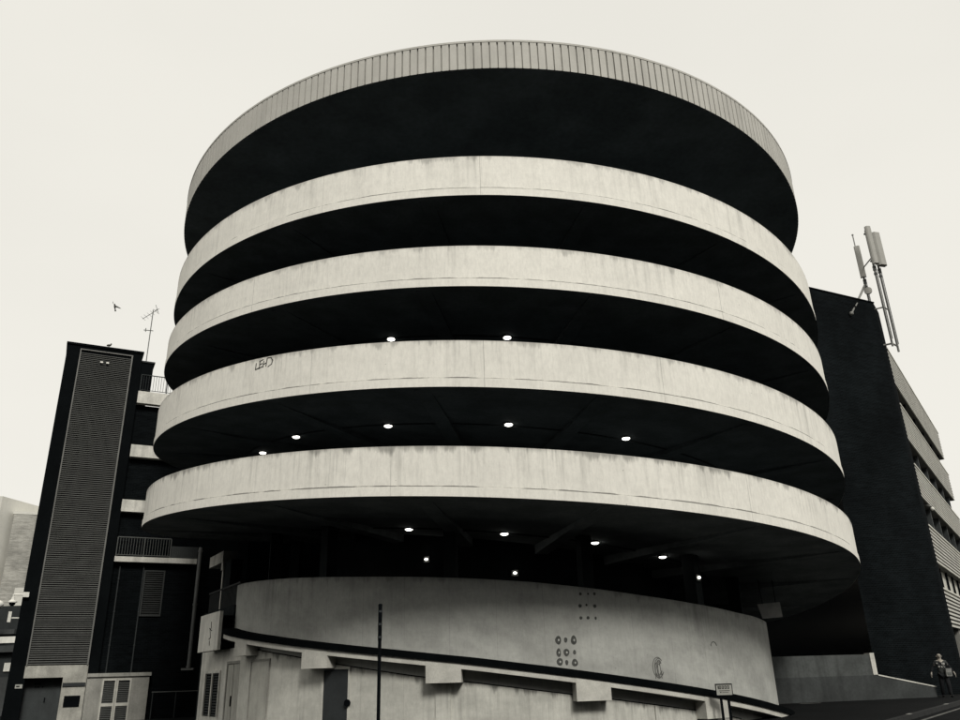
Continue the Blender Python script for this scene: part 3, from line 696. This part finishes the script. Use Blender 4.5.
# ------------------------------------------------------------------ right brick building
K = Vector((20.5, 38.95, 0)); BB_ = Vector((-.8918, -.4524, 0)); BNn = Vector((.4524, -.8918, 0)); FD = Vector((.5503, .8350, 0)); FN = Vector((.8350, -.5503, 0))
OB = thing('brick_office_building', 'tall dark brick building with ribbed pale window bands beyond the spiral', 'building', K + FD * 6 + BB_ * 2)
m = MB(); Lf = K + BB_ * 5.35; Rr = K + FD * 1.5; zt_ = 19.55
base = [Lf, K, Rr, Rr - FN * .6, K + FD * 9 - FN * 4.5, Lf + FD * 9]
lo_ = [p + Vector((0, 0, 0)) for p in base]; hi_ = [p + Vector((0, 0, zt_)) for p in base]
for i in range(len(base)):
    j = (i + 1) % len(base); m.face([lo_[i], lo_[j], hi_[j], hi_[i]])
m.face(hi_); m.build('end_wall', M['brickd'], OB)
m = MB(); m.obox(Lf + BNn * .04 + Vector((0, 0, zt_)), -BB_ * 5.37, -BNn * .35, (0, 0, .07)); m.build('coping', M['clad'], OB)
def fb(mb, s0, s1, o0, o1, z0, z1): return mb.obox(K + FD * s0 + FN * o0 + Vector((0, 0, z0)), FD * (s1 - s0), FN * (o1 - o0), (0, 0, z1 - z0))
LF = 22.6
m = MB(); fb(m, 1.5, LF - .3, -12, -.62, 0, 17.0); m.build('inner_wall', M['glass'], OB)
for z0, z1 in ((15.40, 17.35), (12.35, 14.18), (9.35, 10.95), (6.09, 7.85), (3.1, 4.82)):
    m = MB(); n = 9; h = (z1 - z0) / n
    fb(m, 1.35, LF, -.5, -.07, z0, z1); m.cm = 1
    for i in range(n):
        o = K + FD * 1.35 + FN * -.068 + Vector((0, 0, z0 + h * i + .02)); m.obox(o, FD * (LF - 1.35), FN * .07 + Vector((0, 0, -.015)), (0, 0, h * .5))
    sp = m.build('spandrel_band', [M['rib_back'], M['louvrer']], OB)
    m = MB(); fb(m, 1.33, LF + .02, -.52, .03, z1, z1 + .08); m.build('sill', M['blind'], sp)
for z0, z1 in ((14.18 + .08, 15.4), (10.95 + .08, 12.35), (7.85 + .08, 9.35)):
    x = 2.2; k_ = 0
    while x < LF - .4:
        m = MB(); fb(m, x, x + .28, -.5, -.2, z0, z1); m.build('mullion', M['doorg'] if z0 < 12 else M['clad'], OB); x += 3.7
m = MB(); x = 2.2
while x < LF - .5:
    fb(m, x, x + .17, -.42, -.38, 4.92, 6.07); x += .23
m.build('window_blind', M['blind'], OB)
for x in (1.9, 4.6, 7.4, 10.2, 13, 15.8, 18.6):
    m = MB(); fb(m, x, x + .07, -.36, -.25, 4.91, 6.08); m.build('window_frame', M['black'], OB)
m = MB(); a = K + FD * 2.0 + FN * -.2 + Vector((0, 0, 4.98)); m.obox(a, FD * .55, FN * .05, FN * .28 * 0 + Vector((0, 0, 1.0)) + FN * .0); m.build('open_window', M['blind'], OB)
m = MB(); fb(m, 1.6, LF, -.9, -.56, .1, 3.0); m.build('ground_floor_glazing', M['glass'], OB)
for x in (5.0, 9.5, 14, 18.5):
    m = MB(); fb(m, x, x + .5, -.55, -.1, 0, 3.1); m.build('pier', M['hutc'], OB)
t = thing('cctv_camera', 'pale camera under the window band at the corner of the office building', 'camera', K + FD * 3.9 + FN * .1 + Vector((0, 0, 9.0)))
m = MB(); c = K + FD * 3.9 + FN * .12 + Vector((0, 0, 9.05)); m.ball(c, .10, .10, .10, 10, 6); m.build('camera_dome', M['board'], t)
m = MB(); m.tube(c + Vector((0, 0, .1)), K + FD * 3.9 - FN * .3 + Vector((0, 0, 9.35)), .05, 6); m.build('bracket', M['mast'], t)

# antennas on the corner of the roof
def antenna(x, y, zb, p0, p1, w, label, brace=None, yaw=0):
    t = thing('phone_antenna', label, 'antenna', (x, y, zb), 'phone antennas on the brick corner')
    m = MB(); m.tube((x, y, zb), (x, y, p1 - .1), .055, 10)
    m.build('pole', M['mast'], t)
    m = MB(); d = Vector((math.sin(yaw), -math.cos(yaw), 0)); s = Vector((-d.y, d.x, 0)); c = Vector((x, y, p0)) + d * .16
    L = p1 - p0; pts = [(-.5, 0), (.5, 0), (.5, .5), (.32, .72), (-.32, .72), (-.5, .5)]
    lo = [c + s * (a * w) + d * (b * w * .8) for a, b in pts]; hi = [p + Vector((0, 0, L)) for p in lo]
    for i in range(6): m.face([lo[i], lo[(i+1) % 6], hi[(i+1) % 6], hi[i]])
    m.face(hi); m.face(lo[::-1]); m.build('panel', M['panelant'], t)
    m = MB()
    for z in (p0 + .25, p1 - .35):
        m.obox(Vector((x, y, z)) - s * .09 - d * .08, s * .18, d * .26, (0, 0, .08))
    for z in (p0 - .3, p0 - .15, p0 - .55): m.tube((x, y, z), (x, y, z + .1), .085, 8)
    m.build('bracket', M['rail'], t)
    m = MB(); m.tube((x + .05, y - .07, zb + .4), (x + .06, y - .07, p0), .018, 5); m.tube((x - .05, y - .07, zb + .2), (x - .04, y - .07, p0), .018, 5); m.build('cable', M['dimrail'], t)
    return t
a1 = antenna(20.80, 39.9, 19.5, 21.5, 23.45, .30, 'phone antenna panel, leftmost and lowest of the three on the brick corner', yaw=-.5)
a2 = antenna(20.86, 38.72, 16.95, 21.7, 24.0, .30, 'slender phone antenna panel, tallest and middle one of the three', yaw=.15)
a3 = antenna(21.28, 39.05, 16.75, 21.7, 23.72, .50, 'broad phone antenna panel, rightmost of the three on the brick corner', yaw=.3)
m = MB(); m.tube((20.72, 39.85, 21.1), K + BB_ * 2.05 + BNn * .12 + Vector((0, 0, 18.55)), .045, 8); m.tube((20.72, 39.85, 21.0), K + BB_ * 1.6 + BNn * .1 + Vector((0, 0, 19.05)), .035, 8)
m.ball(K + BB_ * 2.05 + BNn * .1 + Vector((0, 0, 18.55)), .11, .11, .11); m.build('brace', M['mast'], a1)
m = MB(); m.tube((20.86, 38.72, 17.1), (21.3, 39.05, 17.05), .045, 6); m.tube((20.86, 38.72, 17.1), K + Vector((0, -.02, 17.1)), .05, 6); m.tube((20.86, 38.72, 19.2), (21.3, 39.05, 19.15), .04, 6); m.tube((20.86, 38.72, 19.2), K + Vector((0, 0, 19.2)), .04, 6)
m.tube((20.72, 39.9, 22.0), (20.86, 38.72, 22.2), .035, 6)
m.tube((20.86, 38.72, 22.1), (21.28, 39.05, 22.1), .035, 6); m.build('brace', M['mast'], a2)
m = MB(); m.tube((20.62, 39.7, 23.2), (20.62, 39.7, 24.2), .03, 6); m.ball((20.62, 39.7, 24.2), .06, .06, .06, 8, 6); m.build('whip_aerial', M['mast'], a1)
t = thing('dish_aerial', 'small pale round dish low on the antenna poles above the roof edge', 'dish', (20.7, 39.7, 20.6))
m = MB(); m.tube((20.72, 39.62, 20.6), (20.66, 39.5, 20.6), .20, 14); m.build('dish', M['panelant'], t); m = MB(); m.tube((20.72, 39.62, 20.6), (20.72, 39.85, 20.6), .04, 6); m.build('bracket', M['mast'], t)

# ------------------------------------------------------------------ low ramp wall on the right
W0 = Vector((10.39, 34.0, 0)); WD = Vector((.9597, .2811, 0)); WNn = Vector((.2811, -.9597, 0))
def wb(mb, s0, s1, o0, o1, z0, z1): return mb.obox(W0 + WD * s0 + WNn * o0 + Vector((0, 0, z0)), WD * (s1 - s0), WNn * (o1 - o0), (0, 0, z1 - z0))
RWt = thing('ramp_side_wall', 'grey concrete ramp wall that steps down and slopes towards the walking person', 'wall', W0 + WD * 4)
m = MB(); wb(m, -2.0, 4.93, -.3, -.03, 1.15, 1.95); m.build('upper_panel', M['wallr'], RWt)
m = MB(); wb(m, 4.93, 5.14, -.34, .0, 1.16, 2.0); m.build('end_post', M['slabc'], RWt)
m = MB()
pts = [(-2.0, 0), (7.85, 0), (7.85, .60), (5.0, 1.15), (-2.0, 1.15)]
for o, rev in ((0.0, False), (-.34, True)):
    q = [W0 + WD * s + WNn * o + Vector((0, 0, z)) for s, z in pts]; m.face(q[::-1] if rev else q)
for (s0, z0), (s1, z1) in zip(pts, pts[1:]):
    m.face([W0 + WD * s0 + Vector((0, 0, z0)), W0 + WD * s0 - WNn * .34 + Vector((0, 0, z0)), W0 + WD * s1 - WNn * .34 + Vector((0, 0, z1)), W0 + WD * s1 + Vector((0, 0, z1))][::-1])
m.build('plinth', M['wallr2'], RWt)
m = MB(); a = W0 + WD * 5.14 + WNn * .02 + Vector((0, 0, 1.125)); b = W0 + WD * 7.87 + WNn * .02 + Vector((0, 0, .60)); m.obox(a, b - a, -WNn * .38, (0, 0, .045)); m.build('coping', M['slabc'], RWt)
m = MB(); wb(m, .8, 1.7, .6, .72, GZ + .004, GZ + .008); struct(m.build('paving_marking', M['paint']))

# ------------------------------------------------------------------ posts and signs in front
t = thing('signpost', 'tall thin black post standing in front of the curved base wall', 'post', (-2.52, 17, .09))
m = MB(); m.tube((-2.52, 17, .09), (-2.52, 17, 2.3), .036, 10); m.build('post', M['black'], t)
m = MB(); m.tube((-2.52, 17, 2.3), (-2.52, 17, 2.98), .041, 10); m.lathe((-2.52, 17, 2.98), [(.043, 0), (.043, .02), (.03, .04), (0, .045)], 10); m.build('sleeve', M['black'], t)
m = MB()
for z in (2.35, 2.6, 2.85): m.tube((-2.52, 17, z), (-2.52, 17, z + .04), .046, 10)
m.build('clip', M['doord'], t)
sx, sy = 5.64, 22.3
t = thing('street_sign', 'small framed street nameplate on two short legs in front of the base wall', 'sign', (sx, sy, GZ))
m = MB(); m.box(sx - .21, sx + .21, sy - .015, sy + .015, .945, 1.205); pl = m.build('plate', M['sign'], t)
m = MB(); m.box(sx - .215, sx + .215, sy - .022, sy + .02, 1.19, 1.215); m.box(sx - .215, sx - .20, sy - .022, sy + .02, .94, 1.19); m.box(sx + .20, sx + .215, sy - .022, sy + .02, .94, 1.19); m.build('border', M['black'], pl)
m = MB()
def seg(x0, x1, z0, z1): m.box(sx + x0, sx + x1, sy - .02, sy - .0155, z0, z1)
seg(-.155, -.135, 1.09, 1.165)
for x in (-.10, -.03, .04, .11):
    seg(x - .024, x - .011, 1.09, 1.165); seg(x + .011, x + .024, 1.09, 1.165); seg(x - .011, x + .011, 1.152, 1.165); seg(x - .011, x + .011, 1.09, 1.103)
seg(-.13, .14, 1.04, 1.052); seg(-.11, -.08, .995, 1.02); seg(-.06, .10, .998, 1.008)
m.build('lettering', M['black'], pl)
for x in (-.1, .09):
    m = MB(); m.box(sx + x - .03, sx + x + .03, sy + .002, sy + .05, GZ, .945); m.build('leg', M['black'], t)

# ------------------------------------------------------------------ aerial, gull, roof gull
c = TP + TT_ * 3.52 - TN * .3
t = thing('tv_aerial', 'thin television aerial on a mast beside the top of the black tower', 'aerial', c + Vector((0, 0, 16.4)))
m = MB(); m.tube(c + Vector((0, 0, 16.3)), c + Vector((0, 0, 19.3)), .022, 6); m.build('mast', M['rail'], t)
m = MB(); top = c + Vector((0, 0, 19.15)); bd = Vector((.80, -.3, .30)); m.tube(top - bd * .75, top + bd * .35, .014, 5)
for i in range(5):
    p = top - bd * .7 + bd * (i * .22); m.tube(p - Vector((.03, .2, -.02)), p + Vector((.03, .2, -.02)), .007, 5)
m.tube(top + bd * .3 + Vector((0, .22, .18)), top + bd * .3 + Vector((0, -.22, -.12)), .012, 5); m.tube(top + bd * .3 + Vector((0, -.22, .18)), top + bd * .3 + Vector((0, .22, -.12)), .012, 5)
m.build('yagi', M['rail'], t)
m = MB(); p = c + Vector((0, 0, 18.15)); m.tube(p - Vector((.30, .1, 0)), p + Vector((.12, .05, 0)), .02, 5); m.tube(p - Vector((.2, .1, .1)), p - Vector((.2, .1, -.1)), .02, 5); m.build('dipole', M['rail'], t)

def wing(root, mid, tip, c0, c1):
    m = MB(); up = Vector((0, 0, .006))
    root, mid, tip, c0, c1 = map(Vector, (root, mid, tip, c0, c1))
    a = [root - c0 * .5, root + c0 * .5, mid + c1 * .5, mid - c1 * .5]; b = [mid - c1 * .5, mid + c1 * .5, tip + c1 * .12, tip - c1 * .05]
    for q in (a, b):
        m.face([p + up for p in q]); m.face([p - up for p in q][::-1])
        for i in range(4): m.face([q[i] + up, q[i] - up, q[(i+1) % 4] - up, q[(i+1) % 4] + up])
    return m
bc = Vector((-17.1, 32, 17.6))
t = thing('flying_gull', 'small dark gull in flight against the pale sky at left', 'bird', bc)
ax = Vector((.16, .15, -.97)).normalized()
m = MB()
prof = [(0, -.22), (.028, -.20), (.045, -.15), (.05, -.12), (.065, -.05), (.07, .03), (.055, .13), (.03, .2), (0, .24)]
m.lathe((0, 0, 0), prof, 10); GS = .62; rot = Vector((0, 0, 1)).rotation_difference(ax).to_matrix(); m.v = [bc + rot @ v * GS for v in m.v]; m.build('body', M['bird'], t)
def gp(*a): return bc + Vector(a) * GS
wing(gp(-.03, 0, .06), gp(-.17, .03, .26), gp(-.25, .06, .46), Vector((.05, .1, -.12)) * GS, Vector((.05, .1, -.1)) * GS).build('wing', M['bird'], t)
wing(gp(.04, 0, .02), gp(.15, .25, .03), gp(.22, .5, .06), Vector((.02, .05, -.12)) * GS, Vector((.02, .04, -.08)) * GS).build('wing', M['bird'], t)
m = MB(); q = bc + ax * .2 * GS; m.face([q - Vector((.022, 0, 0)), q + Vector((.022, 0, 0)), q + ax * .11 + Vector((.045, 0, 0)), q + ax * .11 - Vector((.037, 0, 0))]); m.face([v + Vector((0, .01, 0)) for v in m.v[:4]][::-1]); m.build('tail', M['bird'], t)
pc = TP + TT_ * 1.75 + TN * .0 + Vector((0, 0, 16.83))
t = thing('perched_gull', 'small dark gull perched on the roof edge of the black tower', 'bird', pc)
m = MB(); m.ball(pc + Vector((0, 0, .10)), .12, .055, .055, 12, 8); m.ball(pc + Vector((.10, 0, .165)), .036, .033, .033, 8, 6); m.tube(pc + Vector((.08, 0, .12)), pc + Vector((.10, 0, .16)), .028, 8); m.build('body', M['bird'], t)
m = MB(); m.tube(pc + Vector((.02, .02, 0)), pc + Vector((.02, .02, .06)), .006, 5); m.tube(pc + Vector((.02, -.02, 0)), pc + Vector((.02, -.02, .06)), .006, 5); m.build('legs', M['bird'], t)
m = MB(); m.tube(pc + Vector((.13, 0, .165)), pc + Vector((.17, 0, .16)), .009, 6, .003); m.build('beak', M['bird'], t)

# ------------------------------------------------------------------ far left street
t = thing('pale_brick_building', 'far pale brick block with a flat roof left of the black tower', 'building', (-37, 62, 0))
m = MB(); m.obox((-37.35, 60, 0), (8, 3.2, 0), (-3, 8, 0), (0, 0, 14.1)); m.build('wall', M['brickg'], t)
m = MB(); m.obox((-37.42, 59.93, 14.1), (8.1, 3.24, 0), (-3, 8, 0), (0, 0, .22)); m.build('coping', M['farw'], t)
t = thing('white_building', 'far white rendered building at the left edge of the view', 'building', (-42, 60, 0))
m = MB(); m.obox((-52, 60.6, 0), (14.1, -1.6, 0), (1.3, 9, 0), (0, 0, 15.3)); m.build('wall', M['farw'], t)
m = MB(); m.obox((-38.35, 58.98, 0), (.16, -.02, 0), (1.3, 9, 0), (0, 0, 15.25)); m.build('downpipe', M['fard2'], t)
t = thing('flat_roofed_shop', 'low dark shop with flat roofs and a pale strip sign left of the tower', 'shop', (-30, 47, 0))
m = MB(); m.box(-38, -25.6, 46.6, 54, 0, 3.5); m.build('wall', M['fard'], t)
m = MB(); m.box(-38, -25.4, 46.2, 54.2, 3.5, 3.85); m.build('canopy', M['fard2'], t)
m = MB(); m.box(-38, -25.9, 47.5, 54, 3.85, 6.1); m.build('upper_wall', M['fard'], t)
m = MB(); m.box(-38, -27.9, 46.9, 54.3, 4.5, 4.75); m.build('upper_canopy', M['fard2'], t)
m = MB(); m.box(-28.4, -27.1, 46.15, 46.25, 3.98, 4.32); m.build('strip_sign', M['board'], t)
m = MB(); m.box(-27.9, -27.5, 46.5, 46.6, 2.5, 2.95); m.build('lantern', M['white'], t)
m = MB(); m.box(-31, -26.3, 46.52, 46.6, .2, 2.2); m.build('shopfront', M['fard2'], t)
t = thing('roof_plant_screen', 'pale concrete parapet boxes in front of the pale brick block', 'parapet', (-29, 50, 6.1))
for x0, x1 in ((-29.9, -28.75), (-28.6, -27.7)):
    m = MB(); m.box(x0, x1, 49.5, 51, 6.1, 7.35); m.build('box', M['farw' if x0 < -29 else 'hutc'], t)
t = thing('lamp_post', 'street lamp with a white globe at the far left edge', 'street lamp', (-28.35, 44, .09))
m = MB(); m.tube((-28.1, 45, .09), (-28.1, 45, 5.6), .16, 8, .09); m.build('post', M['fard2'], t)
m = MB(); m.ball((-28.0, 45, 5.95), .32, .32, .24, 12, 8); m.build('globe', M['board'], t)
# dome camera on the tower's left edge
c = TP - TT_ * .33 + TN * .1 + Vector((0, 0, 4.95))
t = thing('dome_camera', 'white dome security camera on a bracket at the left edge of the black tower', 'camera', c)
m = MB(); m.lathe(c, [(0, .22), (.05, .2), (.07, .1), (.17, .02), (.17, -.02), (0, -.03)], 14); m.build('shade', M['board'], t)
m = MB(); m.lathe(c, [(.12, -.03), (.11, -.10), (.06, -.15), (0, -.16)], 12); m.build('dome', M['black'], t)
m = MB(); m.tube(c + Vector((0, 0, .2)), c + Vector((0, 0, .32)), .03, 6); m.tube(c + Vector((0, 0, .3)), c + TT_ * .42 + Vector((0, 0, .3)), .04, 6); m.obox(c + TT_ * .34 + Vector((0, 0, .2)), TT_ * .22, TN * .08, (0, 0, .2)); m.build('bracket', M['board'], t)
c2 = c + Vector((-.02, 0, -.55))
m = MB(); m.obox(c2 + Vector((-.06, 0, -.25)), TT_ * .12, TN * .1, (0, 0, .42)); m.obox(c2 + Vector((.0, 0.05, -.1)), TT_ * .33, TN * .03, (0, 0, .05)); tag(m.build('junction_box', M['white']), 'slim white junction box under the dome camera', 'box')

# ------------------------------------------------------------------ person
def skin_mesh(name, joints, edges, mat, parent, sub=1, root=0):
    me = bpy.data.meshes.new(name); me.from_pydata([Vector(j[0]) for j in joints], edges, []); me.update()
    o = bpy.data.objects.new(name, me); COL.objects.link(o)
    md = o.modifiers.new('skin', 'SKIN'); md.use_smooth_shade = True
    for i, (j, v) in enumerate(zip(joints, me.skin_vertices[0].data)):
        r = j[1]; v.radius = r if isinstance(r, tuple) else (r, r); v.use_root = (i == root)
    if sub: o.modifiers.new('sub', 'SUBSURF').levels = sub
    bpy.context.view_layer.update()
    dg = bpy.context.evaluated_depsgraph_get(); nm = bpy.data.meshes.new_from_object(o.evaluated_get(dg))
    bpy.data.objects.remove(o); nm.name = name
    o = bpy.data.objects.new(name, nm); nm.materials.clear(); nm.materials.append(mat); COL.objects.link(o)
    for p in nm.polygons: p.use_smooth = True
    if parent: o.parent = parent
    return o
PX = Vector((18.15, 35.85, GZ))
pe = thing('person', 'bald person in a grey printed top, black sleeves and black trousers by the brick corner', 'person', PX)
pe.rotation_euler = (0, 0, R_(-14)); pe.scale = (.98, .98, .98)
# local frame: x to the person's left seen by us as right, -y towards the camera
J = []; Ed = []
def add(p, r, link=None):
    J.append((p, r)); i = len(J) - 1
    if link is not None: Ed.append((link, i))
    return i
pel = add((0, 0, .93), .13); wai = add((0, 0, 1.08), .125, pel); che = add((0, -.01, 1.27), .145, wai); shc = add((0, 0, 1.40), .10, che); nek = add((0, -.01, 1.48), .055, shc)
hd0 = add((0, -.025, 1.55), .075, nek); hd1 = add((0, -.03, 1.64), .095, hd0); hd2 = add((0, -.015, 1.71), .07, hd1)
nose = add((0, -.135, 1.60), .014, hd0) if False else None
for s in (-1, 1):
    sh_ = add((s * .17, 0, 1.385), .068, shc); el = add((s * .335, .03, 1.16), .043, sh_); wr = add((s * .43, -.05, .96), .029, el); pa = add((s * .455, -.065, .895), (.022, .036), wr)
    for dx, dy, l, q in ((-.005, -.032, .085, .0), (.0, -.012, .095, .0), (.003, .010, .09, .0), (.003, .030, .07, .0)):
        k1 = add((s * (.465 + dx), -.07 + dy, .85), .0105, pa); k2 = add((s * (.468 + dx), -.08 + dy, .85 - l * .55), .0095, k1); add((s * (.460 + dx), -.09 + dy, .85 - l * .95), .008, k2)
    t1 = add((s * .445, -.105, .90), .0115, pa); add((s * .432, -.125, .855), .0095, t1)
    hp = add((s * .09, 0, .88), .092, pel); kn_ = add((s * .11, -.06 - .08 * s, .50), .062, hp); an = add((s * .11, .02 - .14 * s, .09), .042, kn_); he = add((s * .12, -.02 - .14 * s, .035), .034, an); add((s * .135, -.18 - .14 * s, .028), .03, he)
body = skin_mesh('body', J, Ed, M['skin'], pe, 1)
fm = MB(); fm.ball((0, -.118, 1.60), .016, .024, .024, 8, 6); fm.ball((-.1, -.01, 1.60), .014, .028, .036, 8, 6); fm.ball((.1, -.01, 1.60), .014, .028, .036, 8, 6)
ob = fm.build('face_features', M['skin']); ob.parent = pe
fm = MB(); fm.ball((-.034, -.113, 1.632), .014, .01, .008, 8, 6); fm.ball((.034, -.113, 1.632), .014, .01, .008, 8, 6); fm.ball((0, -.112, 1.558), .026, .012, .006, 8, 6)
ob = fm.build('eyes_and_mouth', M['trouser']); ob.parent = pe
S = []; SE = []
def addc(L, E, p, r, link=None):
    L.append((p, r)); 
    if link is not None: E.append((link, len(L) - 1))
    return len(L) - 1
a0 = addc(S, SE, (0, -.005, .84), (.19, .15)); a1_ = addc(S, SE, (0, 0, 1.06), (.175, .145), a0); a2_ = addc(S, SE, (0, -.01, 1.27), (.185, .155), a1_); a3_ = addc(S, SE, (0, 0, 1.405), (.12, .10), a2_); 
for s in (-1, 1):
    b1 = addc(S, SE, (s * .175, 0, 1.385), .083, a3_); b2 = addc(S, SE, (s * .27, .02, 1.255), .070, b1)
skin_mesh('tee_shirt', S, SE, M['shirt'], pe, 1)
for s in (-1, 1):
    V = []; VE = []; q0 = addc(V, VE, (s * .235, .012, 1.30), .062); q1 = addc(V, VE, (s * .335, .03, 1.16), .058, q0); addc(V, VE, (s * .425, -.045, .975), .042, q1)
    skin_mesh('sleeve', V, VE, M['trouser'], pe, 1)
L = []; LE = []
p0 = addc(L, LE, (0, 0, .95), (.165, .125))
for s in (-1, 1):
    h1 = addc(L, LE, (s * .095, 0, .86), .112, p0); h2 = addc(L, LE, (s * .112, -.06 - .08 * s, .50), .085, h1); addc(L, LE, (s * .112, .02 - .14 * s, .06), .072, h2)
skin_mesh('trousers', L, LE, M['trouser'], pe, 1)
for s in (-1, 1):
    m = MB(); m.ball((s * .128, -.07 - .14 * s, .045), .05, .14, .05, 12, 8); ob = m.build('shoe', M['trouser']); ob.parent = pe
m = MB()
rr = random.Random(11)
for x, z, w, h in ((.03, 1.315, .05, .055), (.10, 1.31, .055, .07), (.055, 1.24, .03, .02), (-.10, 1.20, .06, .05), (.0, 1.19, .05, .075), (.06, 1.20, .03, .07), (.10, 1.17, .025, .03), (-.16, 1.33, .03, .05)):
    m.obox((x - w / 2, -.165 + abs(x) * .25, z - h / 2), (w, 0, 0), (0, .05, 0), (0, 0, h))
ob = m.build('shirt_print', M['print']); ob.parent = pe
bgt = thing('shoulder_bag', 'pale boxy bag carried at the front by the walking person', 'bag', PX + Vector((.1, -.2, .95)))
m = MB(); bx = PX + Vector((.02, -.27, .80)); m.obox(bx, (.24, .02, .0), (-.005, .09, 0), (.015, 0, .30)); m.build('pouch', M['bag'], bgt)
m = MB(); m.obox(bx + Vector((.05, -.015, .05)), (.15, .012, 0), (0, .012, 0), (0, 0, .1)); m.build('pocket', M['rail'], bgt)
m = MB(); m.tube(bx + Vector((.02, .05, .29)), PX + Vector((-.10, -.1, 1.40)), .014, 5); m.tube(bx + Vector((.22, .05, .29)), PX + Vector((.18, -.06, 1.2)), .014, 5); m.build('strap', M['trouser'], bgt)

# ------------------------------------------------------------------ unseen block added behind the camera to shut out low sky
t = thing('low_sky_blocker', 'unseen dark brick block added behind the viewer to shut out low sky', 'building', (0, -18, 0))
m = MB(); m.box(-75, 75, -28, -16, 0, 19); m.build('wall', M['brickl'], t)
m = MB(); m.box(-75.2, 75.2, -28.2, -15.8, 19, 19.3); m.build('roof', M['clad'], t)
# ------------------------------------------------------------------ light, sky, camera
SUN_EL, SUN_AZ = 38.0, 160.0            # azimuth clockwise from +y: the sun is behind the camera, to the right
w = bpy.data.worlds.new('World'); sc.world = w; w.use_nodes = True
nt = w.node_tree; nt.nodes.clear()
out = nt.nodes.new('ShaderNodeOutputWorld'); bg = nt.nodes.new('ShaderNodeBackground')
sky = nt.nodes.new('ShaderNodeTexSky'); sky.sky_type = 'NISHITA'; sky.sun_disc = False
sky.sun_elevation = R_(SUN_EL); sky.sun_rotation = R_(SUN_AZ); sky.air_density = 1; sky.dust_density = 3; sky.ozone_density = 1
hs = nt.nodes.new('ShaderNodeHueSaturation'); hs.inputs['Saturation'].default_value = 0.0
nt.links.new(sky.outputs[0], hs.inputs['Color'])
mx = nt.nodes.new('ShaderNodeMix'); mx.data_type = 'RGBA'; mx.inputs[0].default_value = .93     # closed pale cloud over the sky
nt.links.new(hs.outputs[0], mx.inputs[6]); mx.inputs[7].default_value = (4.66, 4.54, 4.16, 1)
wtc = nt.nodes.new('ShaderNodeTexCoord'); wn = nt.nodes.new('ShaderNodeTexNoise'); wn.inputs['Scale'].default_value = 1.6; wn.inputs['Detail'].default_value = 4
nt.links.new(scaled(nt, wtc.outputs['Generated'], (1, 1, 2.2)), wn.inputs['Vector'])
cl = nt.nodes.new('ShaderNodeMix'); cl.data_type = 'RGBA'; cl.blend_type = 'MULTIPLY'; cl.inputs[0].default_value = 1
cv = nt.nodes.new('ShaderNodeCombineColor'); cr = ramp(nt, wn.outputs['Fac'], .3, .7, .975, 1.02)
for i_ in range(3): nt.links.new(cr, cv.inputs[i_])
nt.links.new(mx.outputs[2], cl.inputs[6]); nt.links.new(cv.outputs[0], cl.inputs[7])
nt.links.new(cl.outputs[2], bg.inputs[0]); bg.inputs[1].default_value = .10; nt.links.new(bg.outputs[0], out.inputs[0])
sl_ = bpy.data.lights.new('sun', 'SUN'); sl_.energy = 1.32; sl_.angle = R_(14); sl_.color = (1, .97, .90)
so = bpy.data.objects.new('sun', sl_); COL.objects.link(so)
d = Vector((math.sin(R_(SUN_AZ)) * math.cos(R_(SUN_EL)), math.cos(R_(SUN_AZ)) * math.cos(R_(SUN_EL)), math.sin(R_(SUN_EL))))
so.rotation_euler = (-d).to_track_quat('-Z', 'Y').to_euler()
so.location = d * 60

cam = bpy.data.cameras.new('camera'); co = bpy.data.objects.new('camera', cam); COL.objects.link(co)
cam.sensor_fit = 'HORIZONTAL'; cam.sensor_width = 36; cam.lens = 790.8524 / 960 * 36; cam.clip_end = 3000
p_, r_, y_ = .3787, -.0295, -.0183
fw = Vector((math.sin(y_) * math.cos(p_), math.cos(y_) * math.cos(p_), math.sin(p_))); rt_ = Vector((math.cos(y_), -math.sin(y_), 0)); up = rt_.cross(fw)
r2 = rt_ * math.cos(r_) + up * math.sin(r_); u2 = -rt_ * math.sin(r_) + up * math.cos(r_)
mt = Matrix((r2, u2, -fw)).transposed().to_4x4(); mt.translation = Vector((0, 0, 1.6)); co.matrix_world = mt
sc.camera = co
sc.view_settings.view_transform = 'Standard'; sc.view_settings.look = 'None'; sc.view_settings.gamma = 1; sc.view_settings.use_curve_mapping = False
sc.view_settings.exposure = 0.90
